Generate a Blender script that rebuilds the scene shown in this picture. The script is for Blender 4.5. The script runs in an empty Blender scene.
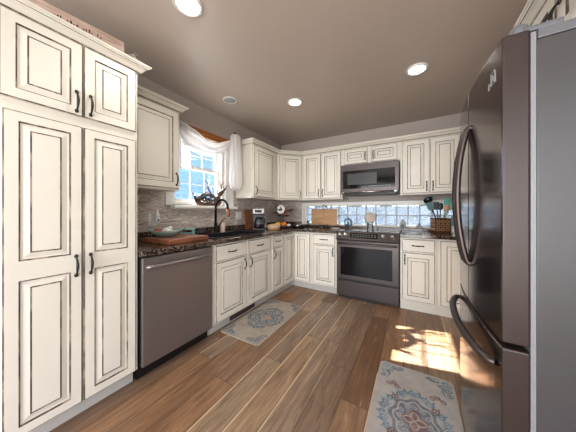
import bpy, bmesh, math, random
from mathutils import Vector, Matrix
random.seed(7)
PI = math.pi
S = bpy.context.scene
COL = S.collection

# ------------------------------------------------------------------ camera, world, sun, exposure
cam_d = bpy.data.cameras.new('camera'); cam = bpy.data.objects.new('camera', cam_d); COL.objects.link(cam)
cam_d.sensor_width = 36.0; cam_d.lens = 215.94 / 576 * 36; cam_d.shift_y = -4.7 / 576; cam_d.clip_start = 0.02
cam.location = (2.249, -3.590, 1.188); cam.rotation_euler = (PI / 2, 0, 0.5295)
S.camera = cam
S.view_settings.view_transform = 'Standard'; S.view_settings.look = 'None'
S.view_settings.gamma = 1.0; S.view_settings.use_curve_mapping = False
S.view_settings.exposure = 0.45

W = bpy.data.worlds.new('sky'); S.world = W; W.use_nodes = True
wn = W.node_tree.nodes; wl = W.node_tree.links
bg = wn['Background']
tc = wn.new('ShaderNodeTexCoord'); sx = wn.new('ShaderNodeSeparateXYZ'); rp = wn.new('ShaderNodeValToRGB')
wl.new(tc.outputs['Generated'], sx.inputs[0]); wl.new(sx.outputs['Z'], rp.inputs[0]); wl.new(rp.outputs[0], bg.inputs['Color'])
rp.color_ramp.elements[0].position = 0.0; rp.color_ramp.elements[0].color = (0.88, 0.93, 1.0, 1)
rp.color_ramp.elements[1].position = 0.6; rp.color_ramp.elements[1].color = (0.42, 0.60, 0.95, 1)
bg.inputs['Strength'].default_value = 3.1

def light(name, kind, loc, energy, color=(1, 1, 1), **kw):
    d = bpy.data.lights.new(name, kind); d.energy = energy; d.color = color
    for k, v in kw.items(): setattr(d, k, v)
    o = bpy.data.objects.new(name, d); COL.objects.link(o); o.location = loc
    return o
sun = light('sun', 'SUN', (-6, -3, 6), 62.0, (1.0, 0.98, 0.95), angle=0.009)
sun.rotation_euler = Vector((1.0, 0.215, -0.635)).to_track_quat('-Z', 'Y').to_euler()
# added area fill lamps, standing in for daylight from behind the camera
fill_rear = light('fill_light_rear', 'AREA', (1.75, -6.35, 1.30), 135.0, (0.98, 0.99, 1.0), shape='RECTANGLE', size=2.9, size_y=2.1)
fill_rear.rotation_euler = (PI / 2, 0, 0)
fill_side = light('fill_light_side', 'AREA', (3.50, -4.75, 1.35), 20.0, (0.98, 0.99, 1.0), shape='RECTANGLE', size=1.5, size_y=1.6)
fill_side.rotation_euler = Vector((-1, 0, 0)).to_track_quat('-Z', 'Z').to_euler()

# ------------------------------------------------------------------ helpers
def lin(h):
    if isinstance(h, str):
        c = [int(h[i:i + 2], 16) / 255 for i in (0, 2, 4)]
    else:
        c = [v / 255 for v in h]
    return tuple((v / 12.92 if v <= 0.04045 else ((v + 0.055) / 1.055) ** 2.4) for v in c) + (1.0,)

class NT:
    def __init__(s, name):
        s.m = bpy.data.materials.new(name); s.m.use_nodes = True
        s.t = s.m.node_tree; s.b = s.t.nodes['Principled BSDF']; s.out = s.t.nodes['Material Output']
    def n(s, kind, ins=None, **attrs):
        x = s.t.nodes.new('ShaderNode' + kind)
        for k, v in attrs.items(): setattr(x, k, v)
        for k, v in (ins or {}).items():
            if isinstance(v, bpy.types.NodeSocket): s.t.links.new(v, x.inputs[k])
            else: x.inputs[k].default_value = v
        return x
    def math(s, op, a, b=0.0, c=None):
        d = {0: a, 1: b}
        if c is not None: d[2] = c
        return s.n('Math', d, operation=op).outputs[0]
    def set(s, **kw):
        for k, v in kw.items():
            k = k.replace('_', ' ')
            if isinstance(v, bpy.types.NodeSocket): s.t.links.new(v, s.b.inputs[k])
            else: s.b.inputs[k].default_value = v
        return s
    def mix(s, fac, a, b):
        x = s.n('Mix', data_type='RGBA')
        for i, v in ((0, fac), (6, a), (7, b)):
            if isinstance(v, bpy.types.NodeSocket): s.t.links.new(v, x.inputs[i])
            else: x.inputs[i].default_value = v
        return x.outputs[2]
    def ramp(s, fac, stops):
        r = s.n('ValToRGB', {0: fac})
        e = r.color_ramp.elements
        while len(e) < len(stops): e.new(0.5)
        for k, (p, c) in zip(e, stops): k.position = p; k.color = c
        return r.outputs[0]
    def bump(s, h, strength=0.2, dist=0.01):
        s.set(Normal=s.n('Bump', {'Height': h, 'Strength': strength, 'Distance': dist}).outputs[0])
    def obj(s, scale=(1, 1, 1), loc=(0, 0, 0), rot=(0, 0, 0)):
        t = s.n('TexCoord')
        return s.n('Mapping', {'Vector': t.outputs['Object'], 'Scale': scale, 'Location': loc, 'Rotation': rot}).outputs[0]
    def pos(s, scale=(1, 1, 1)):
        t = s.n('NewGeometry')
        return s.n('Mapping', {'Vector': t.outputs['Position'], 'Scale': scale}).outputs[0]

def plain(name, col, rough=0.5, metal=0.0, **kw):
    k = NT(name); k.set(Base_Color=lin(col), Roughness=rough, Metallic=metal, **kw)
    v = k.n('TexNoise', {'Vector': k.pos(), 'Scale': 40.0, 'Detail': 3.0}).outputs[0]
    k.set(Roughness=k.math('MULTIPLY_ADD', v, 0.1, rough - 0.05))
    return k.m

# ------------------------------------------------------------------ materials
def m_paint():
    k = NT('cream_paint')
    v = k.n('TexNoise', {'Vector': k.pos(), 'Scale': 3.0, 'Detail': 4.0}).outputs[0]
    k.set(Base_Color=k.mix(v, lin('d0cabe'), lin('d8d3c8')), Roughness=0.42); return k.m
def m_glaze():
    k = NT('worn_brown_glaze')
    v = k.n('TexNoise', {'Vector': k.pos((30, 30, 9)), 'Scale': 1.0, 'Detail': 3.0}).outputs[0]
    f = k.ramp(v, [(0.36, (0, 0, 0, 1)), (0.52, (1, 1, 1, 1))])
    k.set(Base_Color=k.mix(f, lin('8d7d68'), lin('3f2f24')), Roughness=0.6); return k.m
def m_floor():
    k = NT('oak_plank_floor'); g = k.n('NewGeometry'); s = k.n('SeparateXYZ', {0: g.outputs['Position']})
    x, y = s.outputs[0], s.outputs[1]
    w, L = 0.165, 1.25
    ux = k.math('DIVIDE', k.math('ADD', x, -0.03 + w * 20), w)
    row = k.math('FLOOR', ux)
    r1 = k.n('TexWhiteNoise', {'W': row}, noise_dimensions='1D').outputs[0]
    uy = k.math('ADD', k.math('DIVIDE', y, L), k.math('MULTIPLY_ADD', r1, 7.0, 30.0))
    colm = k.math('FLOOR', uy)
    cv = k.n('CombineXYZ', {0: row, 1: colm, 2: 3.0}).outputs[0]
    wnz = k.n('TexWhiteNoise', {'Vector': cv}, noise_dimensions='3D')
    rnd = wnz.outputs[0]
    base = k.ramp(rnd, [(0.0, lin('66462f')), (0.2, lin('98714f')), (0.4, lin('786150')), (0.6, lin('a98763')), (0.8, lin('8a7563')), (1.0, lin('9e8568'))])
    off = k.n('VectorMath', {0: wnz.outputs[1], 1: (9, 9, 9)}, operation='MULTIPLY').outputs[0]
    pv = k.n('VectorMath', {0: g.outputs['Position'], 1: off}, operation='ADD').outputs[0]
    gr = k.n('TexNoise', {'Vector': k.n('Mapping', {'Vector': pv, 'Scale': (30, 2.6, 1)}).outputs[0], 'Scale': 1.0, 'Detail': 6.0, 'Roughness': 0.7, 'Distortion': 1.0}).outputs[0]
    fine = k.n('TexNoise', {'Vector': k.n('Mapping', {'Vector': pv, 'Scale': (150, 6, 1)}).outputs[0], 'Scale': 1.0, 'Detail': 3.0}).outputs[0]
    c = k.mix(k.ramp(gr, [(0.34, (1, 1, 1, 1)), (0.6, (0, 0, 0, 1))]), base, k.mix(0.75, base, lin('4a3324')))
    c = k.mix(k.ramp(gr, [(0.60, (0, 0, 0, 1)), (0.78, (0.85, 0.85, 0.85, 1))]), c, lin('c4a684'))
    c = k.mix(k.math('MULTIPLY', fine, 0.28), c, lin('6f5a4c'))
    fx = k.math('FRACT', ux); fy = k.math('FRACT', uy)
    # pale sapwood strip along an edge of some planks
    sap = k.math('MULTIPLY', k.math('LESS_THAN', k.math('ADD', fx, k.math('MULTIPLY', gr, 0.14)), 0.15), k.math('GREATER_THAN', rnd, 0.60))
    c = k.mix(k.math('MULTIPLY', sap, 0.75), c, lin('c2a684'))
    ex = k.math('MINIMUM', fx, k.math('SUBTRACT', 1.0, fx)); ey = k.math('MULTIPLY', k.math('MINIMUM', fy, k.math('SUBTRACT', 1.0, fy)), L / w)
    e = k.math('MINIMUM', ex, ey)
    gap = k.math('LESS_THAN', e, 0.012)
    c = k.mix(k.math('MULTIPLY', gap, 0.85), c, lin('38251b'))
    k.set(Base_Color=c, Roughness=k.math('MULTIPLY_ADD', gr, 0.25, 0.24))
    h = k.math('MULTIPLY_ADD', gr, 0.25, k.math('MINIMUM', k.math('MULTIPLY', e, 25.0), 1.0))
    k.bump(h, 0.25, 0.003); return k.m
def m_wall():
    k = NT('taupe_wall_paint'); p = k.pos()
    v = k.n('TexNoise', {'Vector': p, 'Scale': 14.0, 'Detail': 5.0}).outputs[0]
    k.set(Base_Color=lin('a59a92'), Roughness=0.6); k.bump(v, 0.15, 0.005); return k.m
def m_ceiling():
    k = NT('skip_trowel_ceiling'); p = k.pos()
    n1 = k.n('TexNoise', {'Vector': p, 'Scale': 5.5, 'Detail': 4.0, 'Distortion': 1.6}).outputs[0]
    r = k.ramp(n1, [(0.46, (0, 0, 0, 1)), (0.52, (1, 1, 1, 1)), (0.58, (0.7, 0.7, 0.7, 1))])
    k.set(Base_Color=lin('b6a99e'), Roughness=0.36); k.bump(r, 0.13, 0.004); return k.m
def m_tile():
    k = NT('wood_look_tile'); g = k.n('NewGeometry'); s = k.n('SeparateXYZ', {0: g.outputs['Position']})
    a = k.math('ADD', s.outputs[0], s.outputs[1]); z = s.outputs[2]
    zr = k.math('DIVIDE', k.math('SUBTRACT', z, 1.045 - 0.20 * 10), 0.20); row = k.math('FLOOR', zr)
    uu = k.math('DIVIDE', k.math('ADD', a, k.math('MULTIPLY_ADD', k.math('MODULO', row, 2.0), 0.31, 6.355)), 0.62); cl = k.math('FLOOR', uu)
    wnz = k.n('TexWhiteNoise', {'Vector': k.n('CombineXYZ', {0: row, 1: cl}).outputs[0]}, noise_dimensions='3D')
    off = k.n('VectorMath', {0: wnz.outputs[1], 1: (5, 5, 5)}, operation='MULTIPLY').outputs[0]
    v0 = k.n('CombineXYZ', {0: k.math('MULTIPLY', a, 1.8), 1: k.math('MULTIPLY', z, 11.0)}).outputs[0]
    v1 = k.n('VectorMath', {0: v0, 1: off}, operation='ADD').outputs[0]
    gr = k.n('TexNoise', {'Vector': v1, 'Scale': 1.3, 'Detail': 6.0, 'Roughness': 0.6, 'Distortion': 2.4}).outputs[0]
    c = k.ramp(gr, [(0.32, lin('7f7066')), (0.43, lin('d2c8bf')), (0.50, lin('96877c')), (0.58, lin('e0d9d1')), (0.68, lin('9c8a7c'))])
    c = k.mix(k.math('MULTIPLY', wnz.outputs[0], 0.35), c, lin('8a7666'))
    fx = k.math('FRACT', uu); fz = k.math('FRACT', zr)
    ex = k.math('MULTIPLY', k.math('MINIMUM', fx, k.math('SUBTRACT', 1.0, fx)), 0.62); ez = k.math('MULTIPLY', k.math('MINIMUM', fz, k.math('SUBTRACT', 1.0, fz)), 0.20)
    e = k.math('LESS_THAN', k.math('MINIMUM', ex, ez), 0.003)
    c = k.mix(e, c, lin('bdb4a8'))
    k.set(Base_Color=c, Roughness=0.35); k.bump(gr, 0.12, 0.003); return k.m
def m_granite():
    k = NT('brown_granite'); p = k.pos()
    v = k.n('TexVoronoi', {'Vector': p, 'Scale': 95.0}).outputs['Color']
    n2 = k.n('TexNoise', {'Vector': p, 'Scale': 26.0, 'Detail': 6.0}).outputs[0]
    f = k.math('ADD', k.math('MULTIPLY', k.n('SeparateColor', {0: v}).outputs[0], 0.5), k.math('MULTIPLY', n2, 0.5))
    c = k.ramp(f, [(0.25, lin('15110f')), (0.45, lin('2f2521')), (0.60, lin('4b3d35')), (0.76, lin('7a6b5e'))])
    k.set(Base_Color=c, Roughness=0.10); return k.m
def m_steel(name, col, rough=0.24, axis=(1, 1, 300), metal=1.0):
    k = NT(name); v = k.n('TexNoise', {'Vector': k.pos(axis), 'Scale': 1.0, 'Detail': 2.0}).outputs[0]
    k.set(Base_Color=lin(col), Metallic=metal, Roughness=k.math('MULTIPLY_ADD', v, 0.10, rough - 0.05))
    k.bump(v, 0.03, 0.001); return k.m
def m_wood(name, c1, c2, scale=(3, 3, 40), rough=0.45):
    k = NT(name); v = k.n('TexNoise', {'Vector': k.pos(scale), 'Scale': 1.0, 'Detail': 5.0, 'Distortion': 0.8}).outputs[0]
    k.set(Base_Color=k.ramp(v, [(0.35, lin(c1)), (0.65, lin(c2))]), Roughness=rough); k.bump(v, 0.1, 0.003); return k.m
def m_pane():
    k = NT('clear_glass')
    t = k.n('BsdfTransparent', {0: (0.96, 0.98, 1, 1)}); gl = k.n('BsdfGlossy', {0: (1, 1, 1, 1), 1: 0.02})
    fr = k.n('Fresnel', {0: 1.45})
    mx = k.n('MixShader', {0: fr.outputs[0], 1: t.outputs[0], 2: gl.outputs[0]})
    k.t.links.new(mx.outputs[0], k.out.inputs[0]); return k.m
def m_block():
    k = NT('patterned_block_glass'); p = k.pos()
    v = k.n('TexNoise', {'Vector': p, 'Scale': 48.0, 'Detail': 2.0, 'Distortion': 2.2}).outputs[0]
    k.set(Base_Color=(0.80, 0.86, 0.93, 1), Transmission_Weight=1.0, Roughness=0.04, IOR=1.45)
    k.bump(v, 1.0, 0.05); return k.m
def m_mortar():
    k = NT('white_mortar'); k.set(Base_Color=lin('e8ebee'), Roughness=0.5); tl = k.n('BsdfTranslucent', {0: lin('eef1f4')})
    m1 = k.n('MixShader', {0: 0.55, 1: k.b.outputs[0], 2: tl.outputs[0]}); k.t.links.new(m1.outputs[0], k.out.inputs[0]); return k.m
def m_sheer(name='sheer_fabric', op=0.75):
    k = NT(name); k.set(Base_Color=lin('e9e6e4'), Roughness=0.9)
    tl = k.n('BsdfTranslucent', {0: lin('f1efed')}); tr = k.n('BsdfTransparent')
    m1 = k.n('MixShader', {0: 0.5, 1: k.b.outputs[0], 2: tl.outputs[0]})
    wv = k.n('TexNoise', {'Vector': k.pos((60, 60, 4)), 'Scale': 1.0, 'Detail': 2.0}).outputs[0]
    f = k.math('MULTIPLY_ADD', wv, 0.2, op - 0.1)
    m2 = k.n('MixShader', {0: f, 1: tr.outputs[0], 2: m1.outputs[0]})
    k.t.links.new(m2.outputs[0], k.out.inputs[0]); return k.m
def m_emit(name, col, st):
    k = NT(name); k.set(Base_Color=(1, 1, 1, 1)); k.set(Emission_Color=col, Emission_Strength=st); return k.m
def m_rug(name, c1, c2, c3):
    k = NT(name); p = k.pos()
    a = k.n('TexNoise', {'Vector': p, 'Scale': 7.0, 'Detail': 6.0, 'Roughness': 0.7}).outputs[0]
    b = k.n('TexNoise', {'Vector': p, 'Scale': 160.0, 'Detail': 2.0}).outputs[0]
    c = k.mix(k.ramp(a, [(0.35, (0, 0, 0, 1)), (0.65, (1, 1, 1, 1))]), lin(c1), lin(c2))
    c = k.mix(k.math('MULTIPLY', b, 0.35), c, lin(c3))
    k.set(Base_Color=c, Roughness=0.9); k.bump(b, 0.3, 0.002); return k.m
def m_motif(name, c1, c2):
    k = NT(name); p = k.pos()
    a = k.n('TexNoise', {'Vector': p, 'Scale': 30.0, 'Detail': 3.0}).outputs[0]
    k.set(Base_Color=k.mix(k.ramp(a, [(0.4, (0, 0, 0, 1)), (0.6, (1, 1, 1, 1))]), lin(c1), lin(c2)), Roughness=0.9); return k.m
def m_siding():
    k = NT('blue_lap_siding'); s = k.n('SeparateXYZ', {0: k.pos()})
    v = k.n('TexNoise', {'Vector': k.pos((1, 1, 12)), 'Scale': 1.0}).outputs[0]
    k.set(Base_Color=k.mix(v, lin('7096bd'), lin('8fafcf')), Roughness=0.7); return k.m

M = dict(paint=m_paint(), glaze=m_glaze(), floor=m_floor(), wall=m_wall(), ceil=m_ceiling(), tile=m_tile(), granite=m_granite(),
    bsteel=m_steel('black_stainless', '4a4443', 0.34, (1, 1, 300), 0.75), dwsteel=m_steel('dishwasher_stainless', '8a8280', 0.36, (1, 1, 300), 0.75), hsteel=plain('handle_dark_steel', '4d4341', 0.36, 0.75), fsteel=m_steel('black_stainless_fridge', '7d7473', 0.17, (1, 300, 1)),
    fside=plain('fridge_side_grey', '434142', 0.38, 0.3), dkside=plain('fridge_door_edge', '332825', 0.35, 0.3), silver=m_steel('brushed_silver', 'b9b7b6', 0.25),
    blackmetal=plain('oil_rubbed_bronze', '120f0d', 0.42, 0.1), bglass=plain('black_glass', '08080a', 0.08, 0.0, Specular_IOR_Level=0.25), black=plain('black_plastic', '111112', 0.4),
    white=plain('white_trim_paint', 'e4e2dd', 0.4), offwhite=plain('white_plastic', 'd8d5cf', 0.4), pane=m_pane(), block=m_block(),
    toe=plain('toe_kick_shaded_white', 'b4b0aa', 0.5), sheer=m_sheer(), tail=m_sheer('thick_white_fabric', 0.93), thin=m_sheer('thin_sheer_fabric', 0.62),  # white toe kicks coloured greyer for the shade they stand in
    board=m_wood('orange_wood', '7d4413', 'a8662a', (30, 3, 30)), butcher=m_wood('cherry_cutting_board', '5f3420', '8d573a', (25, 3, 25)),
    lamp=m_emit('lit_lens', (1.0, 0.95, 0.86, 1), 14.0), grille=plain('grey_grille', '8f8f90', 0.5),
    sink=plain('black_composite', '141519', 0.35), faucet=plain('matte_black_metal', '131213', 0.3, 0.7), copper=plain('copper', '8a5238', 0.3, 0.5),
    soap=plain('pink_glass', 'c9b3a3', 0.08), teal=plain('teal_glaze', '8fc0bb', 0.3), greendish=plain('pale_green_glaze', '82938a', 0.25), red=plain('red', 'a5332a', 0.5),
    whitecer=plain('white_ceramic', 'dedbd6', 0.3), tan=m_wood('tan_wood', 'a27a54', 'b98f66', (3, 3, 30)), darkwood=m_wood('reddish_wood', '6b3e26', '8d5838', (30, 30, 4)),
    pinkwood=m_wood('weathered_pink_wood', '9a8073', 'c2aa9c', (30, 4, 30)), orange=plain('orange', 'c06a22', 0.5), yellow=plain('yellow', 'cfa544', 0.5),
    purple=plain('plum', '3a1f2c', 0.5), brown=plain('bark_brown', '4a3327', 0.6), basket=m_wood('tan_wicker', 'a58361', 'c6a582', (60, 60, 120)),
    blue=plain('cobalt_glaze', '24466e', 0.15), clear=m_pane(), grey=plain('grey_ceramic', '8d8a87', 0.5), stone=plain('tan_stone', 'a3968a', 0.5),
    carved=m_wood('carved_brown', '1d0f07', '5a3618', (70, 70, 70)), tealdark=plain('dark_teal_silicone', '1c4a4a', 0.4), tealmid=plain('turquoise_silicone', '5fae9f', 0.4),
    bronze=m_wood('rusted_metal', '3a2a22', '6a5345', (20, 20, 20)), etched=plain('etched_steel', '6d6f70', 0.4, 0.3), snow=plain('white_enamel', 'd9dcde', 0.4),
    siding=m_siding(), ground=plain('winter_ground', '6f6f66', 0.9), roofing=plain('grey_shingle', '5e5f64', 0.9), hood=plain('dark_underside', '171516', 0.4),
    grout=m_mortar(), trunk=plain('tree_bark', '4d4038', 0.9), dullsteel=m_steel('dull_steel', '8a8887', 0.4), leaf=plain('evergreen', '3a4a3e', 0.9), gasket=plain('grey_gasket', '77777a', 0.4), topgrey=plain('grey_cover_plastic', '5c5c60', 0.35))

class MB:
    """collects shapes into one bmesh; every shape gets a material slot"""
    def __init__(s): s.bm = bmesh.new(); s.mats = []
    def mi(s, m):
        if m not in s.mats: s.mats.append(m)
        return s.mats.index(m)
    def poly(s, pts, m, smooth=False):
        f = s.bm.faces.new([s.bm.verts.new(p) for p in pts]); f.material_index = s.mi(m); f.smooth = smooth; return f
    def box(s, x0, x1, y0, y1, z0, z1, m):
        v = [s.bm.verts.new(p) for p in ((x0, y0, z0), (x1, y0, z0), (x1, y1, z0), (x0, y1, z0), (x0, y0, z1), (x1, y0, z1), (x1, y1, z1), (x0, y1, z1))]
        i = s.mi(m)
        for q in ((3, 2, 1, 0), (4, 5, 6, 7), (0, 1, 5, 4), (1, 2, 6, 5), (2, 3, 7, 6), (3, 0, 4, 7)):
            s.bm.faces.new([v[k] for k in q]).material_index = i
    def grid(s, rows, m, closed=False, smooth=True, caps=False):
        vv = [[s.bm.verts.new(p) for p in r] for r in rows]; i = s.mi(m); n = len(rows[0])
        for a in range(len(rows) - 1):
            for b in range(n if closed else n - 1):
                c = (b + 1) % n
                f = s.bm.faces.new((vv[a][b], vv[a][c], vv[a + 1][c], vv[a + 1][b])); f.material_index = i; f.smooth = smooth
        if caps:
            for r, rev in ((vv[0], True), (vv[-1], False)):
                f = s.bm.faces.new(r[::-1] if rev else r); f.material_index = i
    def lathe(s, prof, m, c=(0, 0, 0), n=24, sx=1.0, sy=1.0, cap=True, fn=None):
        rows = []
        for r, z in prof:
            rows.append([(c[0] + math.cos(2 * PI * k / n) * r * sx * (fn(2 * PI * k / n) if fn else 1), c[1] + math.sin(2 * PI * k / n) * r * sy * (fn(2 * PI * k / n) if fn else 1), c[2] + z) for k in range(n)])
        s.grid(rows, m, closed=True, caps=cap)
    def tube(s, pts, r, m, n=10, sx=1.0):
        pts = [Vector(p) for p in pts]; rs = r if isinstance(r, (list, tuple)) else [r] * len(pts)
        rows = []; up = None
        for k, p in enumerate(pts):
            d = (pts[min(k + 1, len(pts) - 1)] - pts[max(k - 1, 0)]).normalized()
            if up is None:
                up = Vector((0, 0, 1)) if abs(d.z) < 0.9 else Vector((1, 0, 0))
            a = d.cross(up).normalized(); up = a.cross(d).normalized()
            rows.append([tuple(p + rs[k] * (math.cos(2 * PI * j / n) * a * sx + math.sin(2 * PI * j / n) * up)) for j in range(n)])
        s.grid(rows, m, closed=True, caps=True)
    def prism(s, pts, z0, z1, m, plane='xy'):
        def q(p, h): return (p[0], p[1], h) if plane == 'xy' else ((p[0], h, p[1]) if plane == 'xz' else (h, p[0], p[1]))
        a = [s.bm.verts.new(q(p, z0)) for p in pts]; b = [s.bm.verts.new(q(p, z1)) for p in pts]; i = s.mi(m); n = len(pts)
        for k in range(n):
            s.bm.faces.new((a[k], a[(k + 1) % n], b[(k + 1) % n], b[k])).material_index = i
        s.bm.faces.new(a[::-1]).material_index = i; s.bm.faces.new(b).material_index = i
    def ball(s, c, r, m, sc=(1, 1, 1), n=14):
        rows = []
        for a in range(1, n // 2 + 1):
            t = PI * (a - 0.5) / (n // 2)
            rows.append([(c[0] + r * sc[0] * math.sin(t) * math.cos(2 * PI * k / n), c[1] + r * sc[1] * math.sin(t) * math.sin(2 * PI * k / n), c[2] - r * sc[2] * math.cos(t)) for k in range(n)])
        s.grid(rows, m, closed=True, caps=True)
    def xf(s, mat): bmesh.ops.transform(s.bm, matrix=mat, verts=s.bm.verts); return s
    def build(s, name, parent=None, bevel=0.0, loc=None, rot=None, solid=0.0, sub=0):
        bmesh.ops.recalc_face_normals(s.bm, faces=s.bm.faces)
        me = bpy.data.meshes.new(name); s.bm.to_mesh(me); s.bm.free()
        for m in s.mats: me.materials.append(m)
        o = bpy.data.objects.new(name, me); COL.objects.link(o)
        if parent: o.parent = parent
        if loc: o.location = loc
        if rot: o.rotation_euler = rot
        if solid: d = o.modifiers.new('solid', 'SOLIDIFY'); d.thickness = solid; d.offset = 0
        if sub: d = o.modifiers.new('sub', 'SUBSURF'); d.levels = sub; d.render_levels = sub
        if bevel: d = o.modifiers.new('bevel', 'BEVEL'); d.width = bevel; d.segments = 2; d.limit_method = 'ANGLE'; d.angle_limit = 0.7
        return o

def tag(o, label, cat, group=None, kind=None):
    o['label'] = label; o['category'] = cat
    if group: o['group'] = group
    if kind: o['kind'] = kind
    return o
def thing(name, label, cat, loc=(0, 0, 0), rz=0.0, group=None):
    o = bpy.data.objects.new(name, None); COL.objects.link(o); o.empty_display_size = 0.1
    o.location = loc; o.rotation_euler = (0, 0, rz)
    return tag(o, label, cat, group)
def struct(o, label=None, cat=None):
    o['kind'] = 'structure'
    if label: o['label'] = label
    if cat: o['category'] = cat
    return o
def copy_tree(o, parent=None):
    c = o.copy(); COL.objects.link(c)
    if parent: c.parent = parent
    for ch in list(o.children): copy_tree(ch, c)
    return c
def bezier(pts, n=24):
    """Catmull-Rom through the points"""
    P = [Vector(p) for p in pts]; P = [2 * P[0] - P[1]] + P + [2 * P[-1] - P[-2]]; out = []
    seg = len(P) - 3
    for k in range(n + 1):
        u = k / n * seg; i = min(int(u), seg - 1); t = u - i; a, b, c, d = P[i:i + 4]
        out.append(0.5 * ((2 * b) + (-a + c) * t + (2 * a - 5 * b + 4 * c - d) * t * t + (-a + 3 * b - 3 * c + d) * t ** 3))
    return out

# ------------------------------------------------------------------ setting
H = 2.476; RX = 3.44; SY = -6.2
def wall_open(name, axis, at, th, a0, a1, holes, m):
    """wall slab on plane axis=at running a0..a1 with rectangular holes (h0,h1,z0,z1)"""
    b = MB(); cuts = sorted(holes); cur = a0
    def bx(u0, u1, z0, z1):
        if u1 - u0 < 1e-4 or z1 - z0 < 1e-4: return
        lo, hi = sorted((at, at + th))
        if axis == 'x': b.box(lo, hi, u0, u1, z0, z1, m)
        else: b.box(u0, u1, lo, hi, z0, z1, m)
    for h0, h1, z0, z1 in cuts:
        bx(cur, h0, 0, H); bx(h0, h1, 0, z0); bx(h0, h1, z1, H); cur = h1
    bx(cur, a1, 0, H)
    return struct(b.build(name), None, None)
WY0, WY1, WZ0, WZ1 = -2.215, -1.475, 1.265, 2.09       # sink window opening
GX0, GX1, GZ0, GZ1 = 0.50, 2.80, 0.955, 1.29           # glass block opening
wall_open('wall_left', 'x', 0.0, -0.16, SY - 0.16, 0.16, [(WY0, WY1, WZ0, WZ1)], M['wall'])
wall_open('wall_back', 'y', 0.0, 0.16, 0.0, RX, [(GX0, GX1, GZ0, GZ1)], M['wall'])
wall_open('wall_right', 'x', RX, 0.16, SY - 0.16, 0.16, [(-5.55, -3.95, 0.5, 2.2)], M['wall'])
wall_open('wall_front', 'y', SY, -0.16, 0.0, RX, [(0.30, 3.20, 0.05, 2.25)], M['wall'])
b = MB(); b.box(-0.16, RX + 0.16, SY - 0.16, 0.16, -0.06, 0.0, M['floor']); struct(b.build('floor'))
b = MB(); b.box(-0.16, RX + 0.16, SY - 0.16, 0.16, H, H + 0.06, M['ceil']); struct(b.build('ceiling'))
# tiled backsplash slabs
b = MB()
b.box(0.0005, 0.010, -2.829, WY0 - 0.085, 0.955, 1.40, M['tile']); b.box(0.0005, 0.010, WY0 - 0.085, WY1 + 0.16, 0.955, 1.215, M['tile']); b.box(0.0005, 0.010, WY1 + 0.16, -0.0005, 0.955, 1.40, M['tile'])
struct(b.build('trim_1'), 'grey wood-look tile backsplash on the sink wall', 'backsplash')
b = MB(); b.box(0.0105, GX0 - 0.045, -0.010, -0.0005, 0.955, 1.40, M['tile'])
struct(b.build('trim_2'), 'brown wood-look tile backsplash left of the glass block window', 'backsplash')

# sink window: frame, sashes, panes
def sink_window():
    y0, y1, z0, z1 = WY0, WY1, WZ0, WZ1
    root = thing('window_1', 'white double-hung window over the sink', 'window', (0, 0, 0)); root['kind'] = 'structure'
    w = M['white']
    b = MB(); f = 0.035
    for a in ((y0, y0 + f, z0, z1), (y1 - f, y1, z0, z1), (y0 + f, y1 - f, z1 - f, z1), (y0 + f, y1 - f, z0, z0 + f)):
        b.box(-0.15, -0.012, a[0], a[1], a[2], a[3], w)
    b.build('window_frame', root, 0.004)
    b = MB()
    b.box(0.0005, 0.022, y1, y1 + 0.155, z0 - 0.01, z1 + 0.09, w); b.box(0.0005, 0.022, y0 - 0.08, y0, z0 - 0.01, z1 + 0.09, w); b.box(0.0005, 0.022, y0, y1, z1, z1 + 0.09, w)
    b.build('casing', root, 0.004)
    b = MB(); b.box(-0.012, 0.085, y0 - 0.02, y1 + 0.17, z0 - 0.045, z0 - 0.012, w); b.box(0.0005, 0.02, y0 - 0.02, y1 + 0.16, z0 - 0.055, z0 - 0.045, w); b.build('window_sill', root, 0.005)
    zm = 1.715
    for zz0, zz1, xx in ((z0 + f, zm + 0.02, -0.075), (zm - 0.02, z1 - f, -0.115)):
        s_ = MB(); ya, yb = y0 + f, y1 - f; t = 0.032
        for a in ((ya, ya + t, zz0, zz1), (yb - t, yb, zz0, zz1), (ya + t, yb - t, zz1 - t, zz1), (ya + t, yb - t, zz0, zz0 + t)):
            s_.box(xx - 0.015, xx + 0.015, a[0], a[1], a[2], a[3], w)
        for q in (1, 2):
            yy = ya + t + (yb - ya - 2 * t) * q / 3; s_.box(xx - 0.004, xx + 0.004, yy - 0.005, yy + 0.005, zz0 + t, zz1 - t, w)
        zq = (zz0 + zz1) / 2; s_.box(xx - 0.004, xx + 0.004, ya + t, yb - t, zq - 0.005, zq + 0.005, w)
        sash = s_.build('sash', root)
        p_ = MB(); p_.box(xx - 0.002, xx + 0.002, ya + t, yb - t, zz0 + t, zz1 - t, M['pane']); p_.build('pane', sash)
sink_window()

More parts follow.
